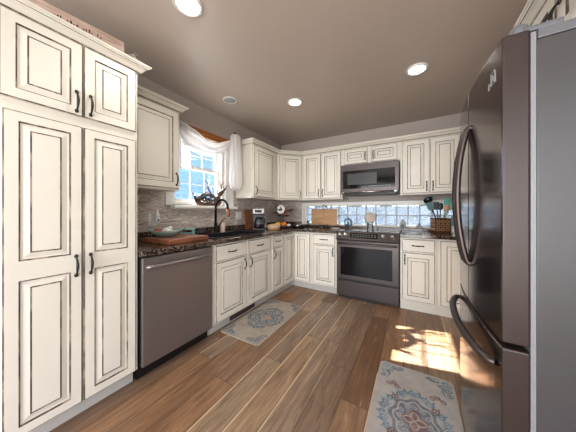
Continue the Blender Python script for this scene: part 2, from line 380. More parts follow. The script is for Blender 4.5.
def block_window():
    root = thing('window_2', 'long low window of patterned glass blocks above the range', 'window', (0, 0, 0)); root['kind'] = 'structure'
    w = M['white']; b = MB()
    for a in ((GX0 - 0.045, GX0, 0.955, GZ1 + 0.05), (GX1, GX1 + 0.045, 0.955, GZ1 + 0.05), (GX0, GX1, GZ1, GZ1 + 0.05)):
        b.box(a[0], a[1], -0.018, -0.0005, a[2], a[3], w)
    for a in ((GX0, GX0 + 0.04, GZ0, GZ1), (GX1 - 0.04, GX1, GZ0, GZ1), (GX0 + 0.04, GX1 - 0.04, GZ1 - 0.012, GZ1), (GX0 + 0.04, GX1 - 0.04, GZ0, GZ0 + 0.02)):
        b.box(a[0], a[1], 0.0, 0.14, a[2], a[3], w)
    b.build('window_frame', root, 0.003)
    nx, x0, x1, z0, z1 = 15, GX0 + 0.04, GX1 - 0.04, GZ0 + 0.02, GZ1 - 0.012
    px = (x1 - x0) / nx; pz = (z1 - z0) / 2
    g = MB()
    for i in range(1, nx): g.box(x0 + i * px - 0.010, x0 + i * px + 0.010, 0.045, 0.125, z0, z1, M['grout'])
    g.box(x0, x1, 0.046, 0.124, z0 + pz - 0.010, z0 + pz + 0.010, M['grout']); g.build('mortar', root)
    me = None
    for j in range(2):
        for i in range(nx):
            if me is None:
                k = MB(); k.box(0.0105, px - 0.0105, 0.05, 0.12, 0.0105, pz - 0.0105, M['block']); o = k.build('glass_block', root, 0.006, (x0, 0, z0)); me = o
            else:
                o = me.copy(); COL.objects.link(o); o.parent = root; o.location = (x0 + i * px, 0, z0 + j * pz)
block_window()

# assumed, unseen window frames behind the camera, built around the fill lamps
for nm, pts, lab in (('window_3', (0.30, 3.20, 0.05, 2.25, 'y', SY - 0.10), 'assumed wide window frame behind the viewer, made for the rear fill lamp'), ('window_4', (-5.55, -3.95, 0.5, 2.2, 'x', RX + 0.10), 'assumed side window frame behind the viewer, made for the side fill lamp')):
    a0, a1, z0, z1, ax, at = pts
    root = thing(nm, lab, 'window'); root['kind'] = 'structure'
    b = MB(); t = 0.05
    for q in ((a0, a0 + t, z0, z1), (a1 - t, a1, z0, z1), (a0 + t, a1 - t, z0, z0 + t), (a0 + t, a1 - t, z1 - t, z1), ((a0 + a1) / 2 - t / 2, (a0 + a1) / 2 + t / 2, z0 + t, z1 - t)):
        if ax == 'y': b.box(q[0], q[1], at - 0.03, at + 0.03, q[2], q[3], M['white'])
        else: b.box(at - 0.03, at + 0.03, q[0], q[1], q[2], q[3], M['white'])
    b.build('window_frame', root)

# outdoors seen through the panes
b = MB(); b.box(-40, 40, -40, 40, -0.5, -0.4, M['ground']); struct(b.build('ground'))
nb = thing('neighbour_house', 'blue lap-sided house across the yard seen through the sink window', 'house', (-6.2, -1.2, -0.4))
b = MB(); z = 0.0
while z < 4.3:
    b.poly([(0.028, -9, z), (0.028, 16, z), (0.0, 16, z + 0.19), (0.0, -9, z + 0.19)], M['siding']); b.poly([(0.028, -9, z), (0.0, -9, z), (0.0, 16, z), (0.028, 16, z)], M['siding']); z += 0.19
b.box(-5, -0.001, -9, 16, 0, 4.37, M['siding']); b.build('siding_wall', nb)
b = MB(); b.box(-5.4, 0.35, -9.3, 16.3, 4.37, 4.5, M['roofing']); b.build('roof', nb)
b = MB()
for q in ((5.2, 5.3, 1.7, 3.5), (6.3, 6.4, 1.7, 3.5), (5.3, 6.3, 1.7, 1.8), (5.3, 6.3, 3.4, 3.5), (5.3, 6.3, 2.57, 2.63)): b.box(0.0, 0.07, q[0], q[1], q[2], q[3], M['white'])
wf = b.build('window_casing', nb)
b = MB(); b.box(0.03, 0.04, 5.3, 6.3, 1.8, 3.4, M['bglass']); b.build('window_pane', wf)
CON = ((0.35, 4.4, 3.2, 'added evergreen darkening the tan board end of the glass blocks'), (1.45, 4.0, 3.4, 'added evergreen darkening the blocks over the range'), (2.6, 4.5, 3.0, 'added evergreen darkening the blocks right of the range'), (3.9, 4.1, 3.3, 'added evergreen darkening the right end of the glass blocks'), (-1.0, 4.6, 3.1, 'added evergreen darkening the left end of the glass blocks'))  # dense evergreens added outside to darken what the glass blocks refract
for tx, ty, th, lab in CON:
    t = thing('conifer', lab, 'tree', (tx, ty, -0.4), 0, 'trees added to darken the glass blocks')
    b = MB(); b.tube([(0, 0, 0), (0, 0, th * 0.5)], 0.12, M['trunk']); b.build('trunk', t)
    b = MB()
    for q in range(7):
        r = 0.52 * (1 - q / 7.5); z0 = 0.5 + q * th / 8
        b.lathe([(r, z0), (0.15 * r, z0 + th / 5)], M['leaf'], n=18, fn=lambda a: 1 + 0.14 * math.sin(a * 9))
    b.build('foliage', t)

# ------------------------------------------------------------------ cabinet parts
def handle(parent, loc, rot=(0, 0, 0), L=0.105):
    """bow pull standing on the plane y=0 and bulging to -y, vertical by default"""
    b = MB(); pts = []; rs = []
    for k in range(15):
        t = k / 14; z = (t - 0.5) * L; y = -0.004 - 0.026 * math.sin(PI * t) ** 0.7
        pts.append((0, y, z)); rs.append(0.0042 + 0.0028 * math.sin(PI * t) ** 2)
    b.tube(pts, rs, M['blackmetal'], 8)
    for sgn in (-1, 1):
        b.ball((0, -0.006, sgn * L / 2), 0.0095, M['blackmetal'], (1, 0.7, 1.2), 10)
    return b.build('handle', parent, 0, loc, rot)

def ringstrip(b, r0, d0, r1, d1, m):
    P0 = [(r0[0], -d0, r0[2]), (r0[1], -d0, r0[2]), (r0[1], -d0, r0[3]), (r0[0], -d0, r0[3])]
    P1 = [(r1[0], -d1, r1[2]), (r1[1], -d1, r1[2]), (r1[1], -d1, r1[3]), (r1[0], -d1, r1[3])]
    for k in range(4):
        b.poly([P0[k], P0[(k + 1) % 4], P1[(k + 1) % 4], P1[k]], m)
def inset(r, i): return (r[0] + i, r[1] - i, r[2] + i, r[3] - i)

def front(parent, name, u, z, w, h, y=0.0, panels=None, rot=None, hand=None, th=0.02, stile=0.055, g=0.0058):
    """door or drawer front w x h whose lower left back corner is (u, y, z); panels = list of (z0,z1) openings in fractions"""
    p, gl = M['paint'], M['glaze']; b = MB(); R = (0, w, 0, h)
    b.poly([(0, 0, 0), (w, 0, 0), (w, 0, h), (0, 0, h)], p)
    ringstrip(b, R, 0, R, th - 0.005, p); e = inset(R, g * 0.8)
    ringstrip(b, R, th - 0.005, e, th, gl)
    if panels is None:
        b.poly([(e[0], -th, e[2]), (e[1], -th, e[2]), (e[1], -th, e[3]), (e[0], -th, e[3])], p)
    else:
        op = [(stile, w - stile, a, c) for a, c in panels]
        cur = e[2]
        for o in op:
            b.poly([(e[0], -th, cur), (e[1], -th, cur), (e[1], -th, o[2]), (e[0], -th, o[2])], p)
            b.poly([(e[0], -th, o[2]), (o[0], -th, o[2]), (o[0], -th, o[3]), (e[0], -th, o[3])], p)
            b.poly([(o[1], -th, o[2]), (e[1], -th, o[2]), (e[1], -th, o[3]), (o[1], -th, o[3])], p); cur = o[3]
        b.poly([(e[0], -th, cur), (e[1], -th, cur), (e[1], -th, e[3]), (e[0], -th, e[3])], p)
        for o in op:
            d = th; q = o
            for ins, dep, m in ((g, th - 0.007, gl), (g + 0.008, th - 0.008, p), (0.036, th - 0.002, p), (0.036 + g, th - 0.001, gl)):
                n_ = inset(o, ins)
                if n_[1] - n_[0] < 0.02 or n_[3] - n_[2] < 0.02: break
                ringstrip(b, q, d, n_, dep, m); q, d = n_, dep
            b.poly([(q[0], -d, q[2]), (q[1], -d, q[2]), (q[1], -d, q[3]), (q[0], -d, q[3])], p)
    o = b.build(name, parent, 0, (u, y, z), rot)
    if hand:
        if hand[0] == 'v': handle(o, (hand[1], -th, hand[2]))
        else: handle(o, (hand[1], -th, hand[2]), (0, PI / 2, 0))
    return o
def door(parent, u, z, w, h, hs=None, hz=None, y=0.0, rot=None, two=None, st=0.055, g=0.0058):
    pan = [(st, h - st)] if two is None else [(st, two - st), (two + st, h - st)]
    hand = None
    if hs: hand = ('v', 0.028 if hs == 'l' else w - 0.028, hz)
    return front(parent, 'door', u, z, w, h, y, pan, rot, hand, stile=st, g=g)
def drawer(parent, u, z, w, h, hand=True):
    return front(parent, 'drawer', u, z, w, h, 0.0, None, None, ('h', w / 2, h / 2) if hand else None)

CROWN = [(0.0, 0.0), (-0.012, 0.001), (-0.014, 0.007), (-0.020, 0.010), (-0.032, 0.026), (-0.046, 0.036), (-0.050, 0.037), (-0.052, 0.044), (-0.060, 0.047), (-0.062, 0.056), (0.0, 0.056)]
def sweep(b, path, z0, m, gl, prof=CROWN, close_back=True):
    """mould the profile (out, up) along a polyline of (x,y) points, outwards = right hand side of travel"""
    n = len(path); rows = []
    for k in range(n):
        p = Vector(path[k])
        dirs = []
        if k > 0: dirs.append((p - Vector(path[k - 1])).normalized())
        if k < n - 1: dirs.append((Vector(path[k + 1]) - p).normalized())
        nn = [Vector((d.y, -d.x)) for d in dirs]
        o = nn[0] if len(nn) == 1 else (nn[0] + nn[1]).normalized() / max(0.2, (nn[0] + nn[1]).normalized().dot(nn[0]))
        rows.append([(p.x - q[0] * o.x, p.y - q[0] * o.y, z0 + q[1]) for q in prof])
    vv = [[b.bm.verts.new(p) for p in r] for r in rows]
    for a in range(n - 1):
        for c in range(len(prof) - 1):
            f = b.bm.faces.new((vv[a][c], vv[a][c + 1], vv[a + 1][c + 1], vv[a + 1][c])); f.material_index = b.mi(gl if c in (1, 5) else m)
    for r in (vv[0], vv[-1]): b.bm.faces.new(r).material_index = b.mi(m)

def body(parent, w, d, z0, z1, toe=False, name='body'):
    b = MB(); b.box(0, w, 0, d, z0, z1, M['paint']); return b.build(name, parent, 0.002)
FX = 0.61
R90 = PI / 2
# --- tall pantry
pan = thing('pantry_cabinet', 'tall cream pantry cabinet at the far left with four distressed raised-panel doors', 'cabinet', (FX, -3.445, 0), R90)
body(pan, 0.612, FX - 0.001, 0.105, 2.150)
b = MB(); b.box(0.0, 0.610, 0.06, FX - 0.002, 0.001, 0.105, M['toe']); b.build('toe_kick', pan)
door(pan, 0.046, 0.112, 0.276, 1.552, 'r', 0.775, two=0.79, st=0.047, g=0.0065); door(pan, 0.328, 0.112, 0.266, 1.552, 'l', 0.775, two=0.79, st=0.047, g=0.0065)
door(pan, 0.036, 1.722, 0.288, 0.405, 'r', 0.075, st=0.048, g=0.0062); door(pan, 0.328, 1.722, 0.266, 0.405, 'l', 0.075, st=0.048, g=0.0062)
b = MB(); sweep(b, [(0.0, 0.0), (0.612, 0.0), (0.612, 0.215)], 2.130, M['paint'], M['glaze']); b.box(0, 0.612, 0.0, FX - 0.01, 2.150, 2.1855, M['paint']); b.build('crown_moulding', pan)
# --- dishwasher
dw = thing('dishwasher', 'black stainless dishwasher with bar handle beside the pantry', 'dishwasher', (FX, -2.826, 0), R90)
b = MB(); b.box(0.006, 0.612, 0.002, FX - 0.03, 0.11, 0.868, M['black']); b.build('body', dw)
b = MB(); b.box(0.010, 0.608, -0.028, 0.0, 0.108, 0.862, M['dwsteel']); b.build('door', dw, 0.006)
b = MB()
pts = [(0.035 + 0.548 * k / 20, -0.030 - 0.034 * math.sin(PI * k / 20) ** 0.45, 0.795) for k in range(21)]
b.tube(pts, 0.013, M['dwsteel'], 10, 0.9); b.build('handle', dw)
b = MB(); b.box(0.006, 0.612, 0.05, 0.40, 0.002, 0.105, M['black']); b.build('toe_kick', dw)
# --- sink base cabinet
sb = thing('base_cabinet', 'wide cream sink base cabinet with two doors and two drawer fronts', 'cabinet', (FX, -2.208, 0), R90)
body(sb, 0.956, FX - 0.001, 0.105, 0.660)
b = MB(); b.box(0, 0.956, 0.0, 0.02, 0.660, 0.874, M['paint']); b.box(0, 0.018, 0.02, FX - 0.001, 0.660, 0.874, M['paint']); b.box(0.938, 0.956, 0.02, FX - 0.001, 0.660, 0.874, M['paint']); b.build('face_frame', sb)
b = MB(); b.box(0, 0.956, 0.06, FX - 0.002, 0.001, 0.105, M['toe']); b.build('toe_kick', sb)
b = MB(); b.box(0.29, 0.70, 0.052, 0.059, 0.02, 0.092, M['hood'])
for q in range(13): b.box(0.305 + q * 0.03, 0.317 + q * 0.03, 0.048, 0.052, 0.03, 0.085, M['brown'])
b.build('floor_vent', sb)
drawer(sb, 0.040, 0.708, 0.420, 0.145); drawer(sb, 0.506, 0.708, 0.412, 0.145)
door(sb, 0.040, 0.125, 0.420, 0.565, 'r', 0.485); door(sb, 0.506, 0.125, 0.412, 0.565, 'l', 0.485)
# --- narrow base
nbs = thing('base_cabinet', 'narrow cream base cabinet with one drawer between sink cabinet and corner', 'cabinet', (FX, -1.250, 0), R90)
body(nbs, 0.298, FX - 0.001, 0.105, 0.874)
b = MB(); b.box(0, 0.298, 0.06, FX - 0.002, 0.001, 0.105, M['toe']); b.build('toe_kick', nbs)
drawer(nbs, 0.034, 0.708, 0.242, 0.145); door(nbs, 0.034, 0.125, 0.242, 0.565, 'l', 0.485)
# --- corner base (bi-fold doors)
cb = thing('corner_cabinet', 'cream corner base cabinet with folding doors meeting in the inside corner', 'cabinet', (0, 0, 0))
L6 = [(0.002, -0.002), (0.918, -0.002), (0.918, -FX), (FX, -FX), (FX, -0.950), (0.002, -0.950)]
b = MB(); b.prism(L6, 0.105, 0.874, M['paint']); b.build('body', cb, 0.002)
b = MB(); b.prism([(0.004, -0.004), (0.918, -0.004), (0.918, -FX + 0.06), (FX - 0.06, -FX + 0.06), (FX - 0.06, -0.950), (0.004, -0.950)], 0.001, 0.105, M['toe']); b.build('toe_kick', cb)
front(cb, 'door', FX, 0.125, 0.290, 0.728, -0.938, [(0.05, 0.678)], (0, 0, R90), None, stile=0.05)
front(cb, 'door', FX + 0.022, 0.125, 0.262, 0.728, -FX, [(0.05, 0.678)], None, None, stile=0.05)
# --- drawer base left of range
db = thing('base_cabinet', 'cream base cabinet with one door and drawer left of the range', 'cabinet', (0.922, -FX, 0))
body(db, 0.382, FX - 0.001, 0.105, 0.874)
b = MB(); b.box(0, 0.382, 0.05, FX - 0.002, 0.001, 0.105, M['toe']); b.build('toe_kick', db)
drawer(db, 0.030, 0.708, 0.330, 0.145); door(db, 0.030, 0.125, 0.330, 0.565, 'r', 0.485)
# --- base right of range
rb = thing('base_cabinet', 'cream base cabinet with drawer and left-handled door just right of the range', 'cabinet', (2.100, -FX, 0))
body(rb, 0.370, FX - 0.001, 0.105, 0.874)
b = MB(); b.box(0, 0.370, 0.012, FX - 0.002, 0.001, 0.105, M['paint']); b.build('toe_kick', rb)
drawer(rb, 0.022, 0.708, 0.328, 0.145); door(rb, 0.022, 0.125, 0.328, 0.565, 'l', 0.485)
bl = thing('base_cabinet', 'cream base cabinet with full-height door partly behind the refrigerator', 'cabinet', (2.472, -FX, 0))
body(bl, 0.96, FX - 0.001, 0.105, 0.874)
b = MB(); b.box(0, 0.96, 0.012, FX - 0.002, 0.001, 0.105, M['paint']); b.build('toe_kick', bl)
door(bl, 0.032, 0.125, 0.380, 0.728, 'r', 0.64); door(bl, 0.440, 0.125, 0.480, 0.728)

# --- wall cabinets
UD = 0.335
UZ0, UZ1, CZ = 1.375, 2.125, 2.115
wl1 = thing('wall_cabinet', 'single-door cream wall cabinet between pantry and sink window', 'cabinet', (0.315, -2.828, 0), R90)
body(wl1, 0.492, 0.314, UZ0 + 0.005, UZ1)
door(wl1, 0.030, 1.400, 0.445, 0.712, 'r', 0.085)
b = MB(); sweep(b, [(0.0, 0.0), (0.492, 0.0), (0.492, 0.304)], CZ + 0.01, M['paint'], M['glaze']); b.build('crown_moulding', wl1)
wl2 = thing('wall_cabinet', 'single-door cream wall cabinet right of the window beside the corner', 'cabinet', (0.315, -1.262, 0), R90)
body(wl2, 0.644, 0.314, UZ0, UZ1)
door(wl2, 0.025, 1.395, 0.510, 0.715, 'l', 0.085)
dc = thing('corner_cabinet', 'diagonal cream corner wall cabinet with one door', 'cabinet', (0, 0, 0))
A = (0.315, -0.616); B = (0.616, -0.315)
b = MB(); b.prism([(0.002, -0.002), (0.616, -0.002), B, A, (0.002, -0.616)], UZ0, UZ1, M['paint']); b.build('body', dc, 0.002)
dl = math.hypot(B[0] - A[0], B[1] - A[1])
front(dc, 'door', A[0] + 0.025 * 0.7071, 1.395, dl - 0.05, 0.715, A[1] + 0.025 * 0.7071, [(0.055, 0.66)], (0, 0, PI / 4), ('v', dl - 0.05 - 0.03, 0.085))
wb1 = thing('wall_cabinet', 'cream double-door wall cabinet left of the microwave', 'cabinet', (0.618, -0.315, 0))
body(wb1, 0.678, 0.314, UZ0, UZ1)
door(wb1, 0.020, 1.395, 0.312, 0.715, 'r', 0.085); door(wb1, 0.340, 0 + 1.395, 0.318, 0.715, 'l', 0.085)
wb2 = thing('wall_cabinet', 'short cream double-door wall cabinet above the microwave', 'cabinet', (1.298, -0.315, 0))
body(wb2, 0.784, 0.314, 1.870, UZ1)
door(wb2, 0.032, 1.892, 0.335, 0.218, 'r', 0.10, st=0.045); door(wb2, 0.420, 1.892, 0.330, 0.218, 'l', 0.10, st=0.045)
wb3 = thing('wall_cabinet', 'cream double-door wall cabinet right of the microwave', 'cabinet', (2.084, -0.315, 0))
body(wb3, 0.655, 0.314, UZ0 + 0.03, UZ1)
door(wb3, 0.028, 1.425, 0.300, 0.685, 'r', 0.085); door(wb3, 0.338, 1.425, 0.297, 0.685, 'l', 0.085)
b = MB(); sweep(b, [(0.010, -1.262), (0.315, -1.262), A, B, (2.739, -0.315), (2.739, -0.010)], CZ + 0.01, M['paint'], M['glaze'])
struct(b.build('trim_3'), 'cream crown moulding running along the corner wall cabinets', 'moulding')
of = thing('wall_cabinet', 'cream double-door wall cabinet high over the refrigerator', 'cabinet', (2.772, -1.894, 0), -R90)
body(of, 0.746, RX - 2.774, 1.87, 2.13)
door(of, 0.02, 1.885, 0.345, 0.232, 'r', 0.085); door(of, 0.381, 1.885, 0.345, 0.232, 'l', 0.085)
b = MB(); sweep(b, [(0.0, 0.64), (0.0, 0.0), (0.746, 0.0), (0.746, 0.64)], 2.125, M['paint'], M['glaze']); b.build('crown_moulding', of)

# ------------------------------------------------------------------ worktops
SKX0, SKX1, SKY0, SKY1 = 0.165, 0.565, -2.10, -1.33
ct = thing('countertop', 'brown granite countertop turning the corner from sink wall to range', 'countertop', (0, 0, 0.875))
b = MB(); g = M['granite']; e = 0.655
for q in ((0.012, e, -2.826, SKY0), (0.012, SKX0, SKY0, SKY1), (SKX1, e, SKY0, SKY1), (0.012, e, SKY1, -e), (0.012, 1.306, -e, -0.012)): b.box(q[0], q[1], q[2], q[3], 0.0, 0.039, g)
b.build('slab', ct, 0.004)
b = MB(); b.box(0.012, 0.032, -2.826, -0.012, 0.0395, 0.115, g); b.box(0.0325, 0.45, -0.032, -0.012, 0.0395, 0.115, g); b.build('upstand', ct, 0.003)
ct2 = thing('countertop', 'brown granite countertop right of the range under the utensil holder', 'countertop', (0, 0, 0.875))
b = MB(); b.box(2.098, 3.43, -e, -0.002, 0.0, 0.039, g); b.build('slab', ct2, 0.004)
b = MB(); b.box(0.451, 3.43, -0.105, -0.020, 0.9145, 0.945, g)
tag(b.build('window_ledge', None, 0.003), 'narrow dark granite ledge along the foot of the glass block window', 'ledge')
# sink
sk = thing('sink', 'black composite sink set in the granite under the window', 'sink', (0, 0, 0.914))
b = MB(); x0, x1, y0, y1 = SKX0, SKX1, SKY0, SKY1
o_ = (x0 - 0.012, x1 + 0.012, y0 - 0.012, y1 + 0.012); i_ = (x0 + 0.022, x1 - 0.022, y0 + 0.022, y1 - 0.022)
def rc(r, z): return [(r[0], r[2], z), (r[1], r[2], z), (r[1], r[3], z), (r[0], r[3], z)]
rows = [rc(o_, 0.001), rc(o_, 0.009), rc(i_, 0.009), rc(inset(i_, 0.01), -0.20), rc(inset(i_, 0.16), -0.205)]
b.grid(rows, M['sink'], closed=True, smooth=False); b.poly(rows[-1], M['sink']); b.build('basin', sk, 0.004)
b = MB(); b.lathe([(0.04, 0), (0.04, 0.006), (0.02, 0.008)], M['silver'], ((x0 + x1) / 2, -1.72, -0.2045)); b.build('drain', sk)
# faucet
fc = thing('faucet', 'tall black gooseneck faucet with pull-down head behind the sink', 'faucet', (0.115, -1.725, 0.9145))
b = MB(); b.lathe([(0.032, 0), (0.032, 0.008), (0.021, 0.014), (0.020, 0.12), (0.0155, 0.135)], M['faucet']); b.build('base', fc)
b = MB(); pts = [(0, 0, 0.13), (0, 0, 0.32)] + [(0.088 - 0.088 * math.cos(a), 0.01 * a, 0.32 + 0.095 * math.sin(a)) for a in [PI * k / 14 for k in range(1, 14)]] + [(0.178, 0.03, 0.30)]
b.tube(pts, 0.0145, M['faucet'], 12); b.build('spout', fc)
b = MB(); b.tube([(0.178, 0.03, 0.302), (0.181, 0.03, 0.275), (0.184, 0.03, 0.225), (0.185, 0.03, 0.205)], [0.016, 0.018, 0.021, 0.018], M['copper'], 12); b.build('spray_head', fc)
b = MB(); b.tube([(0.0, 0.018, 0.085), (0.0, 0.05, 0.09), (0.02, 0.085, 0.15)], [0.010, 0.008, 0.006], M['faucet'], 8); b.build('lever', fc)

# ------------------------------------------------------------------ range and microwave
rg = thing('range', 'black stainless slide-in range with oven window and front knobs', 'range', (1.313, -0.625, 0))
RW = 0.778
b = MB(); b.box(0.0, RW, 0.0, 0.505, 0.10, 0.905, M['black']); b.box(0.02, RW - 0.02, 0.03, 0.48, 0.001, 0.10, M['black']); b.build('body', rg)
b = MB(); b.box(0.0, RW, -0.01, 0.506, 0.9055, 0.922, M['bglass']); b.build('cooktop', rg, 0.003)
for cx, cy, r in ((0.20, 0.13, 0.10), (0.58, 0.13, 0.11), (0.20, 0.37, 0.075), (0.58, 0.37, 0.075)):
    b = MB(); b.lathe([(r, 0.9222), (r, 0.9228), (r - 0.004, 0.9228), (r - 0.004, 0.9222)], M['grille'], (cx, cy, 0), 32, cap=False); b.build('burner_ring', rg)
b = MB(); prof = [(-0.055, 0.800), (-0.060, 0.812), (-0.012, 0.921), (0.0, 0.921), (0.0, 0.800)]
b.prism([(p[0], p[1]) for p in prof], 0.0, RW, M['bsteel'], 'yz'); cpn = b.build('control_panel', rg, 0.002)
tilt = math.atan2(0.048, 0.109)
nrm = Vector((0, -math.cos(tilt), math.sin(tilt))); mid = Vector((0, -0.036, 0.8665))
def onpanel(u, v, off=0.0): return Vector((u, 0, 0)) + mid + Vector((0, math.sin(tilt), math.cos(tilt))) * v + nrm * off
b = MB(); c = [onpanel(0.19, -0.035, 0.001), onpanel(0.535, -0.035, 0.001), onpanel(0.535, 0.035, 0.001), onpanel(0.19, 0.035, 0.001)]; b.poly(c, M['bglass'])
for q in range(9):
    for v in (-0.012, 0.012):
        b.poly([onpanel(0.215 + q * 0.035, v - 0.003, 0.002), onpanel(0.232 + q * 0.035, v - 0.003, 0.002), onpanel(0.232 + q * 0.035, v + 0.003, 0.002), onpanel(0.215 + q * 0.035, v + 0.003, 0.002)], M['grille'])
b.build('display', cpn)
for u in (0.055, 0.13, 0.60, 0.705):
    p = onpanel(u, 0.0, 0.001); b = MB(); b.lathe([(0.030, 0), (0.030, 0.006), (0.024, 0.008), (0.022, 0.032), (0.018, 0.036)], M['silver'], n=20); b.box(-0.005, 0.005, -0.02, 0.02, 0.033, 0.041, M['silver'])
    k = b.build('knob', cpn, 0, tuple(p), (PI / 2 - tilt, 0, 0))
b = MB(); b.box(0.004, RW - 0.004, -0.035, -0.001, 0.272, 0.792, M['bsteel']); dr = b.build('oven_door', rg, 0.004)
b = MB(); b.box(0.060, RW - 0.075, -0.0365, -0.0352, 0.325, 0.705, M['bglass']); b.build('oven_window', dr)
b = MB(); b.tube([(0.03, -0.035, 0.755), (0.03, -0.075, 0.757), (0.06, -0.085, 0.757), (RW - 0.06, -0.085, 0.757), (RW - 0.03, -0.075, 0.757), (RW - 0.03, -0.035, 0.755)], 0.0125, M['bsteel'], 10); b.build('handle', dr)
b = MB(); b.box(0.004, RW - 0.004, -0.033, -0.001, 0.045, 0.244, M['bsteel']); b.build('drawer', rg, 0.004)

mw = thing('microwave', 'black stainless over-the-range microwave hung under short cabinet', 'microwave', (1.303, -0.395, 0))
MW = 0.772
b = MB(); b.box(0.0, MW, 0.0, 0.394, 1.445, 1.8685, M['hood']); b.build('body', mw, 0.003)
b = MB(); b.box(0.0, MW, -0.022, -0.0005, 1.468, 1.866, M['bsteel']); md = b.build('door', mw, 0.004)
b = MB(); b.box(0.035, MW - 0.045, -0.0235, -0.0222, 1.515, 1.775, M['bglass']); b.box(0.10, 0.50, -0.0238, -0.0236, 1.57, 1.73, M['hood'])
for q in range(8): b.box(0.40 + q * 0.035, 0.416 + q * 0.035, -0.0241, -0.0239, 1.538, 1.546, M['grille'])
b.build('window', md)
b = MB(); b.tube([(0.05, -0.03, 1.462), (MW - 0.05, -0.03, 1.462)], 0.010, M['silver'], 10); b.box(0.03, 0.05, -0.032, 0.0, 1.452, 1.467, M['silver']); b.box(MW - 0.05, MW - 0.03, -0.032, 0.0, 1.452, 1.467, M['silver']); b.build('handle', mw)
b = MB(); b.box(0.04, MW - 0.04, 0.02, 0.36, 1.430, 1.444, M['black']); b.build('vent_grille', mw)

# ------------------------------------------------------------------ refrigerator
fr = thing('refrigerator', 'large black stainless french-door refrigerator on the right with bottom freezer drawer', 'refrigerator', (2.4935, -1.894, 0), -R90)
FW = 0.746
def curved(u0, u1, z0, z1, name, bulge=True):
    """front slab whose face bows outwards across the whole fridge width"""
    b = MB(); n = 14; fr_ = []
    for k in range(n + 1):
        u = u0 + (u1 - u0) * k / n; t = (u / FW - 0.5) * 2
        fr_.append((u, -0.022 * (1 - t * t)))
    pts = fr_ + [(u1, 0.065), (u0, 0.065)]
    b.prism(pts, z0, z1, M['fsteel'])
    b.bm.faces.ensure_lookup_table()
    for f in b.bm.faces:
        c = f.calc_center_median()
        f.normal_update()
        if abs(f.normal.x) > 0.9 or (abs(f.normal.z) > 0.9): f.material_index = b.mi(M['dkside'])
    return b.build(name, fr, 0.006)
b = MB(); b.box(0.006, FW - 0.003, 0.078, 0.86, 0.03, 1.715, M['fside']); b.box(0.05, FW - 0.05, 0.10, 0.8, 0.001, 0.03, M['black']); b.build('body', fr, 0.004)
b = MB(); b.box(0.004, FW - 0.001, 0.080, 0.86, 1.7155, 1.745, M['topgrey']); b.build('top_cover', fr, 0.003)
b = MB(); b.box(0.012, FW - 0.004, 0.0655, 0.0775, 0.08, 1.74, M['gasket']); b.build('gasket', fr)
fd1 = curved(0.0, FW / 2 - 0.002, 0.765, 1.751, 'door'); fd2 = curved(FW / 2 + 0.002, FW, 0.765, 1.751, 'door')
fz = curved(0.0, FW, 0.07, 0.748, 'freezer_drawer')
def fhandle(parent, pts, name='handle'):
    b = MB(); b.tube(bezier(pts, 28), 0.0125, M['hsteel'], 12, 1.25); return b.build(name, parent)
for s_, d_ in ((-1, fd1), (1, fd2)):
    u = FW / 2 + s_ * 0.035
    fhandle(d_, [(u, -0.018, 1.575), (u, -0.036, 1.555), (u, -0.060, 1.42), (u, -0.069, 1.26), (u, -0.060, 1.10), (u, -0.036, 0.965), (u, -0.018, 0.945)])
fhandle(fz, [(0.05, -0.006, 0.672), (0.065, -0.028, 0.674), (0.18, -0.058, 0.676), (FW / 2, -0.070, 0.676), (FW - 0.18, -0.058, 0.676), (FW - 0.065, -0.028, 0.674), (FW - 0.05, -0.006, 0.672)])
for u in (0.035, FW - 0.035):
    b = MB(); b.lathe([(0.025, 0), (0.025, 0.026), (0.020, 0.030)], M['topgrey'], (u, 0.045, 1.7515), 20); b.box(u - 0.02, u + 0.02, 0.05, 0.14, 1.7515, 1.768, M['topgrey']); b.build('hinge_cover', fr, 0.003)
b = MB()   # small silver maker's emblem near the top of the near door
def fy(u): t = (u / FW - 0.5) * 2; return -0.022 * (1 - t * t) - 0.0008
u0, u1, z0, z1 = 0.665, 0.700, 1.63, 1.675
for q in ((u0, u1, z0, z0 + 0.004), (u0, u1, z1 - 0.004, z1), (u0, u0 + 0.004, z0, z1), (u1 - 0.004, u1, z0, z1), (u0 + 0.014, u0 + 0.018, z0 + 0.012, z1 - 0.012), (u0 + 0.014, u1 - 0.012, z0 + 0.012, z0 + 0.016), (0.645, 0.650, z0 - 0.005, z0 + 0.02)):
    ya = fy((q[0] + q[1]) / 2); b.box(q[0], q[1], ya - 0.001, ya + 0.004, q[2], q[3], M['grille'])
b.build('emblem', fd2)

# ------------------------------------------------------------------ ceiling fittings
def downlight(x, y, label):
    t = thing('ceiling_light', label, 'light', (x, y, H), 0, 'recessed downlights')
    b = MB(); b.lathe([(0.088, -0.001), (0.086, -0.010), (0.068, -0.012), (0.066, -0.003), (0.066, -0.001)], M['white'], n=36, cap=False); b.build('trim_ring', t)
    b = MB(); b.lathe([(0.0655, -0.0015), (0.060, -0.006), (0.02, -0.008)], M['lamp'], n=36); b.build('lens', t)
    l = light('downlight_lamp', 'SPOT', (0, 0, -0.02), 24.0, (1.0, 0.95, 0.88), spot_size=2.6, spot_blend=0.7, shadow_soft_size=0.06); l.parent = t
downlight(1.035, -2.745, 'lit recessed downlight nearest the pantry cabinet'); downlight(1.035, -1.352, 'lit recessed downlight nearest the corner cabinets'); downlight(2.269, -1.313, 'lit recessed downlight on the right near the refrigerator')
sp = thing('ceiling_speaker', 'small grey unlit round ceiling fitting over the sink', 'speaker', (0.408, -1.773, H))
b = MB(); b.lathe([(0.082, -0.001), (0.080, -0.010), (0.066, -0.011), (0.062, -0.004), (0.062, -0.001)], M['offwhite'], n=32, cap=False); b.build('rim', sp)
b = MB(); b.lathe([(0.0615, -0.0015), (0.058, -0.006), (0.02, -0.009)], M['grille'], n=32); b.build('grille', sp)

